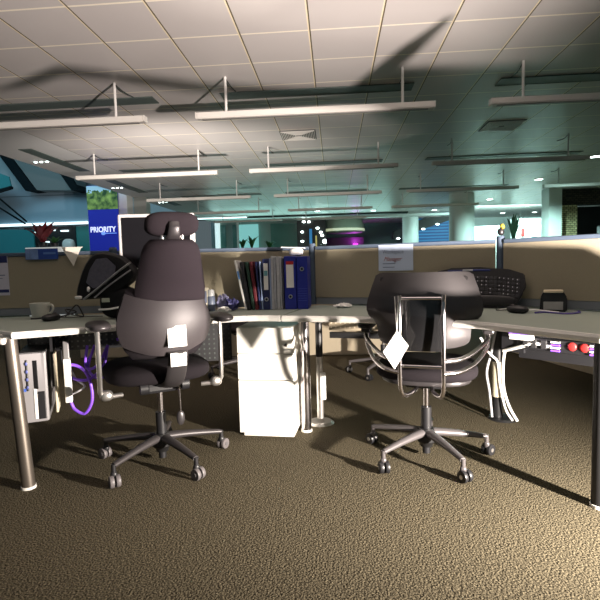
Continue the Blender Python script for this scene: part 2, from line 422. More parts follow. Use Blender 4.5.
for x in (-.43, .43): MB().cyl((x, .02, -1.1), .015, 3.2, 12).build('pole', alu, ban, smooth=True)
MB().box((0, -.02, 1.78), (.84, .02, .62)).build('picture', scenery(), ban)
text_mesh('lettering', 'PRIORITY', .2, mat('lettering_white', (.9, .9, .95), .5, emit=(.8, .85, 1), estr=.8), ban, (-.02, -.04, .93), (R(90), 0, 0), width=.70, bold=True, depth=.004)
MB().box((.14, -.035, .83), (.42, .01, .02)).build('tagline', mat('tag_blue', (.2, .35, .9), .5, emit=(.2, .4, 1), estr=.6), ban)
MB().blob((-.02, -.03, .83), (.12, .02, .09), 2).build('emblem', mat('tag_blue', (1, 1, 1)), ban)

def frond_plant(name, label, cat, loc, h, n, w, m, potm, pot=(.2, .3), spread=.35, curl=.3, group=None):
    t = thing(name, label, cat, loc, group=group)
    MB().lathe((0, 0, 0), [(pot[0]*.75, 0), (pot[0], pot[1]), (pot[0]*.88, pot[1]), (pot[0]*.88, pot[1]-.03), (.001, pot[1]-.03)]).build('pot', potm, t, smooth=True)
    for k in range(n):
        a = 2*math.pi*k/n + random.uniform(-.3, .3); L = h*random.uniform(.7, 1); sp = spread*random.uniform(.5, 1.1)
        rings = []
        for i in range(7):
            f = i/6; rr = sp*f**1.6; z = pot[1]-.03 + L*f - curl*L*max(0, f-.55)**2
            ww = w*math.sin(math.pi*min(.97, .12+f*.88))*.5+.002
            c = Vector((math.cos(a)*rr, math.sin(a)*rr, z)); s_ = Vector((-math.sin(a), math.cos(a), 0)); nrm = Vector((math.cos(a), math.sin(a), .3))*.004
            rings.append([c+s_*ww, c+nrm, c-s_*ww, c-nrm])
        MB().loft(rings).build('leaf', m, t, smooth=True)
    return t
# white planter near the atrium with red plant
pl = thing('tall_planter', 'tall white planter box standing just beyond the tan screen', 'planter', (-5.52, 9.0, 0))
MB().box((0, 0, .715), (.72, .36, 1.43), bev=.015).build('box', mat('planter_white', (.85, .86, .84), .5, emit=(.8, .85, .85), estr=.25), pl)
frond_plant('red_leaf_plant', 'bushy plant with dark red leaves on the white planter', 'plant', (-5.62, 9.0, 1.43), .46, 26, .12, leafred, black, (.09, .1), .36, .6)
frond_plant('fern', 'low green plant with yellow tips on the white planter', 'plant', (-5.36, 8.95, 1.43), .20, 12, .07, leaf, black, (.08, .08), .2, .8)
# plants by the glass at the back
for x, h, lab in ((-3.62, .62, 'spiky green plant beside the bright glass post behind the folders'), (-3.25, .75, 'taller leafy plant on the ledge behind the folders'), (-2.55, .42, 'small sparse green plant on the ledge behind the folders')):
    frond_plant('potted_plant', lab, 'plant', (x, 19.0, 1.5), h*.8, 9, .13, leaf, black, (.12, .15), .3, .6, group='plants on the back ledge')
tag(MB().box((-3.1, 19.1, .75), (2.2, .5, 1.5)).build('plant_ledge', mat('ledge_grey', (.2, .24, .24), .6)), 'grey ledge under the green plants at the back of the hall', 'ledge')
frond_plant('snake_plant', 'tall dark snake plant with upright leaves near the bright room', 'plant', (5.62, 15.6, 1.30), .95, 14, .13, mat('snake_leaf', (.02, .06, .03), .5, noise=.5, nscale=20), black, (.16, .22), .30, 0)
tag(MB().box((5.6, 15.6, .65), (.8, .45, 1.3)).build('storage_cupboard', mat('ledge_grey', (1, 1, 1))), 'grey cupboard under the tall snake plant', 'cupboard')
tag(MB().lathe((0, 0, 0), [(.001, 0), (.06, 0), (.06, .28), (.02, .32), (.001, .32)]).build('fire_extinguisher', red, loc=(7.40, 19.59, 1.83)), 'small red extinguisher hung on the white wall of the bright room', 'extinguisher')
tag(MB().tube([(-.2, 0, 0), (-.17, 0, .16), (0, 0, .25), (.17, 0, .16), (.2, 0, 0)], .05).build('arched_chair_back', mat('teal_paint', (.03, .30, .33), .5), loc=(6.12, 15.3, 1.33)), 'teal arched backrest showing beside the snake plant', 'chair')

# cafe lamps
for i, (x, y, z) in enumerate(((-1.33, 21.5, 2.85), (-1.1, 21.3, 2.84), (-.72, 21.6, 2.55), (-.58, 21.6, 2.36), (-.52, 21.6, 2.22), (-.36, 21.6, 2.0), (-.30, 21.6, 1.90), (-1.42, 21.6, 1.98), (-1.42, 21.6, 2.40), (.1, 21.6, 1.9))):
    o = tag(MB().blob((0, 0, 0), (.14, .1, .08), 2).build('cafe_lamp', lampemit, loc=(min(x, -.42), 21.8, z), smooth=True), 'tiny glowing lamp hanging in the black cafe recess', 'lamp', 'lamps in the dark cafe recess')
post = tag(MB().box((-1.02, 21.5, 1.3), (.12, .08, 2.4)).build('blue_pillar', mat('pillar_blue', (.03, .2, .45), .4, emit=(.03, .25, .6), estr=.4)), 'slim blue lit pillar in the black cafe recess', 'pillar')
post = tag(MB().box((-.78, 21.5, 1.2), (.07, .06, 2.0)).build('yellow_pillar', mat('pillar_amber', (.6, .45, .12), .4, emit=(.6, .45, .15), estr=.4)), 'thin amber lit post in the black cafe recess', 'post')
sh = thing('drum_canopy', 'pale rounded canopy with a lit lower rim over the lounge', 'canopy', (.48, 23.0, 2.42))
MB().lathe((0, 0, 0), [(.001, -.05), (.85, -.05), (.96, 0), (.96, .26), (.84, .58), (.001, .5)], 40).build('drum', mat('canopy_green', (.42, .50, .40), .6), sh, smooth=True)
MB().tube([(0, 0, .48), (0, 0, .9)], .05, 12, smooth=False).build('stem', mat('canopy_green', (1, 1, 1)), sh)
MB().lathe((0, 0, 0), [(.94, .0), (.975, .02), (.975, .12), (.94, .14)], 40).build('lit_rim', mat('rim_glow', (1, 1, 1), emit=(.65, .75, .45), estr=.55), sh, smooth=True)
tag(MB().cyl((0, 0, 0), .12, .05).build('magenta_uplighter', mat('magenta_glow', (1, 0, 1), emit=(.75, .05, .9), estr=3), loc=(1.05, 23.77, 1.83)), 'magenta glowing lamp against the dark lounge wall', 'lamp')
lamp('magenta_lamp', 'POINT', (1.05, 23.5, 2.0), 14, (.8, .1, 1), shadow_soft_size=.1)
# espresso machine and counter on the right
cm = thing('coffee_machine', 'grey coffee machine on the counter before the dark brick opening', 'coffee machine', (7.78, 14.4, 1.35))
steel = mat('dull_steel', (.30, .31, .33), .4, .6)
MB().box((.1, 0, .25), (.62, .4, .5), bev=.04).build('body', steel, cm); MB().box((-.28, -.05, .12), (.34, .3, .24), bev=.03).build('tray', steel, cm)
MB().cyl((-.02, -.24, .3), .07, .1).build('group_head', black, cm, smooth=True); MB().box((.28, -.21, .36), (.14, .03, .1)).build('display', black, cm)
tag(MB().box((8.1, 14.4, .67), (2.0, .6, 1.34)).build('counter', mat('counter_grey', (.12, .12, .13), .5)), 'dark counter carrying the coffee machine', 'counter')
tag(MB().box((0, 0, 0), (.16, .02, .1)).build('notice', paper, loc=(7.45, 16.5, 2.02)), 'small pale notice glowing on the black kitchen wall', 'notice')
kp = thing('linear_pendant', 'short pale linear pendant lamp over the coffee machine', 'pendant lamp', (7.9, 14.2, 2.62))
MB().box((.2, 0, 0), (1.1, .14, .07)).build('body', mat('lamp_teal', (.35, .5, .5), .4), kp); MB().box((.2, 0, -.04), (1.0, .1, .015)).build('diffuser', lampsoft, kp)
for x in (-.1, .5): MB().tube([(x, 0, .03), (x, 0, .35)], .01).build('rod', white, kp)

# ---- ceiling fittings
def pendant(loc, label, L=2.47, group='pendant strip lights'):
    t = thing('pendant_light', label, 'pendant light', loc, group=group)
    MB().vprism([(-L/2, -.034), (L/2, -.034), (L/2, .03), (-L/2, .03)], -.045, .045, bev=.008).build('body', whitemetal, t)
    MB().box((0, 0, -.038), (L-.12, .045, .008)).build('louvre', mat('louvre_grey', (.30, .29, .27), .5), t)
    for s in (-1, 1):
        MB().box((s*(L/2+.004), 0, -.002), (.012, .092, .066), bev=.003).build('end_cap', whitemetal, t)
    for x in (-.92, .92):
        MB().tube([(x, 0, .03), (x, 0, CZ-loc[2])], .014, 8).build('rod', white, t)
        MB().tube([(x, 0, CZ-loc[2]-.01), (x+.02, .20, CZ-loc[2]-.03), (x+.03, .46, CZ-loc[2]-.005)], .006, 6).build('flex', grille_dark, t)
    return t
P0 = None
rows = ((5.15, 2.58), (8.22, 2.58), (11.3, 2.58), (14.4, 2.58), (17.5, 2.58))
rn = ('first', 'second', 'third', 'fourth', 'farthest'); kn = ('outermost on the atrium side', 'next to the atrium side', 'over the folders', 'on the brick wall side', 'outermost on the brick wall side')
for ri, (y, z) in enumerate(rows):
    for k in (-1, 0, 1, 2):
        x = -.185+3.04*k + (0.03*ri)
        if k == -1: x -= .0
        if x-1.24 < -4.9: continue
        if ri >= 1 and k == 2 and ri != 2: continue
        if ri == 4 and k == 1: continue
        lab = 'unlit white strip light on rods, %s row from the camera, %s' % (rn[ri], {-1: 'nearest the atrium', 0: 'above the folders and posts', 1: 'toward the brick wall', 2: 'at the brick wall end'}[k])
        if P0 is None: P0 = pendant((x, y, z), lab)
        else:
            q = dup(P0, (x, y, z), 0, lab)
def slot(loc, L, label, rz=0):
    t = thing('slot_diffuser', label, 'air diffuser', loc, rz, 'linear slot diffusers in the ceiling')
    MB().box((0, 0, -.006), (L, .21, .008)).build('recess', slotdark, t)
    for s in (-1, 1): MB().box((0, s*.108, -.008), (L, .008, .012)).build('edge_strip', slotdark, t)
for ri, (y, L) in enumerate(((5.70, 2.2), (9.7, 2.3), (13.6, 2.3))):
    for k in (-1, 0, 1):
        x = -.17+3.04*k - (.15 if k == 1 else 0) + (.55 if k == 1 else 0)
        LL = L + (.7 if k == -1 else 0) + (.6 if k == 1 else 0); xx = x-(.3 if k == -1 else 0)
        if xx-LL/2 < -4.3: LL = (xx+LL/2)+4.3; xx = -4.3+LL/2
        slot((xx, y, CZ), LL, 'dark slot diffuser recessed behind the %s row of strip lights, %s' % (rn[ri], {-1: 'atrium side', 0: 'middle', 1: 'brick wall side'}[k]))
for y, lab in ((8.6, 'narrow dark slot diffuser in the plain bulkhead, nearer of two'), (11.6, 'narrow dark slot diffuser in the plain bulkhead beyond the first')):
    slot((-4.98, y, CZ), 1.9, lab, R(90))
slot((-4.98, 14.6, CZ), 1.6, 'narrow dark slot diffuser in the bulkhead above the monitor, farthest', R(90))
def grid_vent(loc, label):
    t = thing('ceiling_vent', label, 'vent', loc, group='square ceiling vents')
    MB().box((0, 0, -.004), (.54, .54, .006)).build('backing', grille_dark, t)
    for k in range(9):
        q = .05+.025*k
        m = MB()
        for s in (-1, 1): m.box((0, s*q, -.012), (2*q+.01, .009, .014)); m.box((s*q, 0, -.012), (.009, 2*q+.01, .014))
        m.build('ring_fin', whitemetal, t)
grid_vent((-.51, 7.57, CZ), 'square vent with fins in the lit ceiling above the folders')
grid_vent((2.53, 7.55, CZ), 'square vent with fins in the shaded ceiling toward the brick wall')
def downlight(loc, label, power, r=.11, col=(.6, 1, .92)):
    t = thing('downlight', label, 'ceiling light', loc, group='round recessed downlights')
    MB().lathe((0, 0, 0), [(r*.86, -.003), (r*.86, -.014), (r*1.08, -.012), (r*1.15, -.001)]).build('trim_ring', white, t, smooth=True)
    MB().cyl((0, 0, -.012), r*.84, .008).build('diffuser', lampemit, t)
    if power:
        l = lamp('downlight_lamp', 'SPOT', (loc[0], loc[1], loc[2]-.05), power, col, (loc[0], loc[1], 0), spot_size=R(160), spot_blend=.5, shadow_soft_size=r)
DL = [((5.22, 12.8), 'downlight in the shaded ceiling just left of the pale square column', 900), ((5.22, 10.15), 'downlight nearest the camera at the far corner over the brick wall', 260),
      ((5.22, 16.68), 'downlight above the round column and the bright room', 420), ((7.34, 19.0), 'downlight over the bright room, biggest of its three', 150), ((7.4, 21.9), 'downlight over the bright room above the dark plant', 0), ((8.8, 22.0), 'downlight over the bright room nearest the pale door', 0),
      ((-.6, 18.6), 'bright teal downlight above the black cafe recess', 200), ((1.55, 19.0), 'small downlight above the pale canopy', 200), ((4.0, 19.6), 'small downlight beside the round column top', 100)]
for (x, y), lab, p in DL: downlight((x, y, CZ), lab, p)
for x, y, lab in ((-5.3, 8.6, 'cluster of three tiny lamps in the bulkhead near the slot'), (-5.3, 11.7, 'cluster of three tiny lamps in the bulkhead above the banner'), (-5.2, 14.6, 'cluster of three tiny lamps in the bulkhead above the monitor')):
    t = thing('triple_spotlight', lab, 'ceiling light', (x, y, CZ), group='triple bulkhead spotlights')
    for d in (-.11, 0, .11): MB().cyl((d, 0, -.012), .022, .012).build('lens', lampemit, t)
sl = thing('lit_strip_light', 'lit pale blue strip light glowing at the back of the hall behind the headrest', 'strip light', (-5.0, 18.6, 2.86))
MB().box((0, 0, 0), (3.4, .14, .06)).build('body', white, sl); MB().box((0, -.02, -.04), (3.3, .13, .03)).build('tube', mat('tube_glow', (1, 1, 1), emit=(.65, 1, 1), estr=2.5), sl)
for x in (-1.4, 1.4): MB().tube([(x, 0, .03), (x, 0, .11)], .01).build('rod', white, sl)
# ================================================================ FAR SIDE OF THE DESKS
cab = mat('beige_cabinet', (.42, .36, .26), .7, noise=.03)
for lab, c, d, rz in (('long beige low cabinet seen under the desk behind the folders', (-.9, 5.35), (3.9, .45), R(0)), ('beige low cabinet on the carpet beyond the tray of red sockets', (2.22, 4.55), (1.9, .4), R(-74))):
    t = thing('low_cabinet', lab, 'cabinet', (*c, 0), rz, 'low cabinets beyond the screens')
    MB().box((0, 0, .35), (d[0], d[1], .68)).build('body', cab, t); MB().box((0, 0, .70), (d[0]+.03, d[1]+.03, .02)).build('top', cab, t)
    MB().box((0, 0, .006), (d[0]-.06, d[1]-.06, .012)).build('plinth', cab, t)

# ================================================================ SCREENS
def screen(p, q, label, group='tan desk screens'):
    p, q = Vector(p), Vector(q); d = q-p; L = d.length; rz = math.atan2(d.y, d.x)
    t = thing('desk_screen', label, 'partition screen', ((p.x+q.x)/2, (p.y+q.y)/2, .735), rz, group)
    L -= .05
    MB().box((0, 0, .195), (L, .035, .30)).build('fabric_panel', fabric_tan, t)
    MB().box((0, 0, .024), (L, .03, .046), bev=.004).build('bottom_rail', mat('grey_rail', (.17, .19, .215), .6), t)
    MB().box((0, 0, .357), (L, .046, .022), bev=.005).build('top_rail', frame_blue, t)
    return t
SA, SB, SC_, SD, SE = (-2.75, 2.60), (-1.30, 2.765), (-.14, 3.08), (.925, 2.765), (1.82, 1.83)
screen(SA, SB, 'tan fabric screen behind the mug, with the paper notice pinned on it')
screen(SB, SC_, 'tan fabric screen behind the blue folders')
screen(SC_, SD, 'tan fabric screen with the handwritten workspace notice')
screen(SD, SE, 'tan fabric screen behind the black note holder')
for p, lab in ((SB, 'blue grey screen post hidden behind the black bag'), (SC_, 'blue grey screen post beside the cobalt folders'), (SD, 'blue grey screen post carrying the little bird toy')):
    t = thing('screen_post', lab, 'post', (*p, .735), group='screen posts')
    MB().cyl((0, 0, 0), .022, .375, 20).build('tube', frame_blue, t, smooth=True); MB().cyl((0, 0, .375), .024, .012, 20, .018).build('cap', frame_blue, t, smooth=True)

# ================================================================ DESKS
def desk(name, label, poly, edge_from, edge_to):
    t = thing(name, label, 'desk', (0, 0, 0))
    MB().prism(poly, .708, .73).build('desktop', desk_top, t)
    # moulded edge band along the sitting side
    pts = poly[edge_from:edge_to+1]; m = MB(); rings = []
    for i, p in enumerate(pts):
        a = Vector(pts[max(i-1, 0)]); b = Vector(pts[min(i+1, len(pts)-1)]); d = (b-a).normalized(); n = Vector((d.y, -d.x)); c = Vector(p)
        rings.append([Vector((c.x+n.x*o_, c.y+n.y*o_, z)) for o_, z in ((-.006, .704), (.003, .7), (.009, .707), (.010, .720), (.004, .7305), (-.006, .731))])
    m.loft(rings).build('edge_band', desk_edge, t)
    return t
def cpath(a, b, c, n=6):
    a, b, c = Vector(a), Vector(b), Vector(c)
    return [tuple((1-t)**2*a+2*t*(1-t)*b+t*t*c) for t in [i/n for i in range(n+1)]]
LP = [(-2.35, 2.52), (-1.413, 1.995)] + cpath((-.60, 2.464), (-.44, 2.545), (-.285, 2.475), 5) + [(-.155, 3.05), (-1.305, 2.735), (-2.4, 2.61)]
dl = desk('desk', 'pale desk on the bronze leg, carrying the mug and the folders', LP, 0, 7)
RP = cpath((-.277, 2.473), (.45, 2.30), (.66, 2.03), 8) + [(.90, 1.69), (.945, 1.635), (1.10, 1.67), (1.75, 1.94), (.915, 2.735), (-.135, 3.05)]
dr = desk('desk', 'pale grey-green desk carrying the upright keyboard and note holder', RP, 0, 9)
def leg_round(parent, top, foot, r, m, name='leg'):
    l = MB().tube([foot, top], r, 24, smooth=False).build(name, m, parent, smooth=True)
    MB().cyl((foot[0], foot[1], 0), r*1.12, .012, 24).build('foot', whitemetal, l, smooth=True)
    MB().blob((top[0]-.012, top[1]-.03, top[2]-.01), (.035, .03, .05)).build('bracket', whitemetal, l, smooth=True)
    return l
leg_round(dl, (-1.475, 2.06, .705), (-1.427, 2.05, .012), .029, bronze)
leg_round(dl, (-.185, 2.80, .705), (-.185, 2.80, .012), .03, chrome)
leg_round(dr, (1.035, 1.93, .705), (1.035, 1.93, .012), .03, blackmetal)
# bright curved beam bracket over the centre leg
MB().tube([(-.205, 2.72, .69), (-.205, 2.72, .60), (-.195, 2.74, .53), (-.19, 2.77, .50)], .014, 10, flat=.6).build('leg_bracket', alu, dl, smooth=True)
# dark centre post with white sleeve for the other desk
l = MB().cyl((-.105, 2.95, .42), .022, .285).build('leg', blackmetal, dr, smooth=True)
MB().cyl((-.105, 2.95, .03), .021, .39).build('sleeve', alu, l, smooth=True); MB().cyl((-.105, 2.95, 0), .085, .012, 30, .07).build('foot', alu, l, smooth=True)
MB().box((-.085, 2.92, .24), (.035, .03, .17), bev=.008).build('collar', white, l)
# desk on the far side of the screens, its black post showing under the near desk
FP = [(.02, 3.09), (.935, 2.82), (1.79, 1.90), (2.75, 2.75), (1.75, 3.95), (.35, 4.02)]
df = desk('desk', 'far desk hidden behind the screens, standing on the black post with white cables', FP, 4, 5)
l = MB().cyl((1.0, 3.03, .36), .033, .345).build('leg', blackmetal, df, smooth=True)
MB().cyl((1.0, 3.03, .14), .033, .22).build('sleeve', mat('cream_sleeve', (.50, .45, .34), .5), l, smooth=True)
MB().cyl((1.0, 3.03, 0), .03, .14).build('stem', blackmetal, l, smooth=True); MB().cyl((1.03, 3.02, 0), .09, .012, 30, .08).build('foot', blackmetal, l, smooth=True)
# cable trays hung under the desks
def tray(parent, p, q, z0=.60, z1=.69, m=black, dots=True, name='cable_tray'):
    p, q = Vector(p), Vector(q); d = q-p; L = d.length; rz = math.atan2(d.y, d.x); c = (p+q)/2
    o = MB().box((0, 0, (z0+z1)/2), (L, .012, z1-z0)).box((0, .06, z0), (L, .12, .008)).build(name, m, parent, loc=(c.x, c.y, 0), rz=rz)
    if dots:
        b = MB()
        n = int(L/.028)
        for i in range(n):
            for k in range(int((z1-z0)/.028)): b.box((-L/2+(i+.5)*L/n, -.0065, z0+.016+k*.028), (.009, .003, .009))
        b.build('perforation', dots if not isinstance(dots, bool) else grille_dark, o)
    return o
tray(dl, (-1.62, 2.40), (-.95, 2.60), .57, .69, black, mat('hole_grey', (.16, .16, .15), .6))
tray(dl, (-.90, 2.72), (-.62, 2.80), .44, .69, black)
tray(dr, (-.04, 2.96), (.33, 2.88), .585, .695, mat('tan_perforated_tray', (.24, .20, .145), .6), mat('hole_pale', (.50, .44, .34), .6))
MB().box((.17, 2.90, .555), (.42, .03, .035), rz=-.22).build('beam', blackmetal, dr)
rtray = tray(dr, (.97, 2.60), (1.72, 1.86), .475, .60, black, False)
MB().box((.985, 2.65, .56), (.12, .14, .12), rz=-.8).build('junction_box', black, dr)

# desk-mounted sockets and coloured leads in the tray
def onray(t, off=.02): # along the right tray front
    p = Vector((.97, 2.60)); q = Vector((1.72, 1.86)); d = (q-p).normalized(); n = Vector((-d.y, d.x))*-1
    return p+d*t+n*off
ps = thing('socket_strip', 'black socket strip with two red sockets under the desk edge', 'socket strip', (*onray(.25, .022), .555), math.atan2(-.74, .75))
MB().box((0, 0, 0), (.50, .024, .066), bev=.006).build('housing', black, ps)
for x in (.0, .055): MB().xf(Matrix.Identity(4)).blob((x+.02, -.016, .008), (.042, .016, .042), 2).build('red_socket', red, ps, smooth=True)
for x in (-.2, -.16, -.11): MB().box((x, -.016, .005), (.028, .014, .045), bev=.003).build('black_socket', mat('dark_socket', (.03, .03, .032), .4), ps)
for x, w_ in ((-.055, .04), (.115, .03)):
    for i in range(4): MB().box((x, -.018, .022-.014*i), (w_, .012, .008)).build('plug', purple if i % 2 else white, ps)
for k, (pts, m, r, lab) in enumerate((
    ([(1.05, 2.90, .62), (1.035, 2.96, .50), (1.02, 2.985, .38), (1.02, 2.985, .22), (1.045, 2.96, .10), (1.085, 2.93, .012)], white, .008, 'white cable running down the front of the black post to its foot'),
    ([(.80, 2.70, .56), (.87, 2.82, .47), (.94, 2.94, .41), (.985, 2.985, .36), (1.000, 2.984, .22), (1.025, 2.96, .08), (1.06, 2.94, .012)], white, .007, 'white cable slanting from the curved chair over to the black post'),
    ([(.97, 2.97, .58), (.955, 3.01, .42), (.925, 3.0, .30), (.94, 2.995, .18), (.955, 2.99, .02)], mat('grey_cable', (.4, .4, .42), .5), .007, 'grey cable looping behind the black post'),
    ([(.90, 2.64, .50), (.96, 2.56, .535), (1.01, 2.51, .56), (1.07, 2.455, .55)], white, .009, 'thick white cable arching from the junction box to the socket strip'))):
    tag(MB().tube(pts, r, 8).build('power_cable', m, smooth=True), lab, 'cable', 'cables at the black post')
for k in range(4):
    tag(MB().box((0, 0, 0), (.11, .05, .013), rz=-.75, bev=.003).build('cable_adapter', white if k != 2 else purple, loc=(.955-.004*k, 2.53-.004*k, .585+.0155*k)), ['lowest white adapter', 'second white adapter', 'purple adapter', 'top white adapter'][k] + ' in the stack hung under the desk by the post', 'adapter', 'stack of adapters')

# ================================================================ PEDESTAL
pd = thing('pedestal', 'white three drawer pedestal with a lock under the pale desk', 'drawer unit', (-.403, 2.665, 0), R(-5.4))
PW, PD_, PH = .325, .50, .645
MB().box((0, PD_/2+.02, .03+(PH-.03)/2), (PW, PD_, PH-.03), bev=.004).build('carcass', whitemetal, pd)
MB().box((0, PD_/2+.03, .016), (PW-.03, PD_-.03, .03)).build('plinth', whitemetal, pd)
for z0, z1 in ((.497, .642), (.345, .492), (.035, .340)):
    dwr = MB().box((0, .008, (z0+z1)/2), (PW-.004, .022, z1-z0), bev=.003).build('drawer', whitemetal, pd)
    if z0 > .45:
        lk = MB(); lk.blob((.125, -.006, .545), (.018, .012, .018), 2).build('lock', mat('lock_grey', (.12, .11, .10), .35, .8), dwr, smooth=True)
# ================================================================ CHAIRS
def base_star(t, Rr, ang0, legm, castor_style, hubm):
    MB().lathe((0, 0, 0), [(.03, .055), (.034, .07), (.048, .085), (.05, .125), (.036, .15), (.03, .15)], 24).build('hub', hubm, t, smooth=True)
    MB().cyl((0, 0, .02), .019, .05, 18).build('column_stub', black, t, smooth=True)
    MB().cyl((0, 0, .15), .026, .11, 20).build('gas_sleeve', black, t, smooth=True)
    MB().cyl((0, 0, .26), .014, .15, 18).build('gas_piston', chrome, t, smooth=True)
    for k in range(5):
        a = R(ang0+72*k); u = Vector((math.cos(a), math.sin(a), 0)); s = Vector((-math.sin(a), math.cos(a), 0))
        rings = []
        for i in range(9):
            f = i/8; rr = .03+f*(Rr-.03); z = .128-.030*f**1.5; wd = .027-.012*f; hh = .021-.009*f
            c = u*rr+Vector((0, 0, z))
            rings.append([c+s*wd*math.cos(2*math.pi*q/12)+Vector((0, 0, hh*math.sin(2*math.pi*q/12))) for q in range(12)])
        lg = MB().loft(rings).build('base_leg', legm, t, smooth=True)
        e = u*Rr
        cs = MB().tube([e+Vector((0, 0, .105)), e+Vector((0, 0, .05))], .011, 10, smooth=False).blob(e+Vector((0, 0, .055)), (.03, .03, .035)).build('castor_fork', legm if castor_style else black, lg, smooth=True)
        ca = a+R((35, 80, -20, 60, 10)[k]); wd = Vector((-math.sin(ca), math.cos(ca), 0)); tv = Vector((math.cos(ca), math.sin(ca), 0))
        m = MB()
        for sg in (-1, 1):
            p = e+wd*sg*.014+tv*.012+Vector((0, 0, .0285))
            rings = []
            for off, r in ((-.010, .020), (-.009, .027), (-.004, .0285), (.004, .0285), (.009, .027), (.010, .018)):
                rings.append([p+wd*off+tv*r*math.cos(2*math.pi*q/20)+Vector((0, 0, r*math.sin(2*math.pi*q/20))) for q in range(20)])
            m.loft(rings)
        wh = m.build('castor_wheel', mat('castor_grey', (.11, .10, .104), .5) if not castor_style else black, lg, smooth=True)
        m = MB()
        for sg in (-1, 1):
            p = e+wd*sg*.0245+tv*.012+Vector((0, 0, .0285))
            m.tube([p, p+wd*sg*.002], .010, 14, smooth=False)
        m.build('wheel_cap', mat('castor_dark', (.09, .085, .09), .5) if not castor_style else alu, lg, smooth=True)

def interp(tab, z):
    for (z0, a), (z1, b) in zip(tab[:-1], tab[1:]):
        if z0 <= z <= z1: f = (z-z0)/(z1-z0); return a+(b-a)*f
    return tab[0][1] if z < tab[0][0] else tab[-1][1]
def backpad(wtab, z0, z1, yf, th, nz=22, nu=20, corner=.05, bow=.05):
    # upright pad: half width wtab(z), front/back bowed, rounded edges; local y back = negative
    rings = []
    for i in range(nz+1):
        f = i/nz; z = z0+(z1-z0)*f
        ed = min(1, min(f, 1-f)/.12); e = math.sqrt(max(0, 1-(1-ed)**2)); k = .18+.82*e
        h = interp(wtab, z); ring = []
        for q in range(nu*2):
            if q < nu: t = -1+2*(q+.5)/nu; side = -1
            else: t = 1-2*(q-nu+.5)/nu; side = 1
            ex = math.sqrt(max(0, 1-abs(t)**5))
            ring.append(Vector((h*t, yf(z)+bow*t*t+side*th/2*ex*k, z)))
        rings.append(ring)
    return MB().loft(rings)

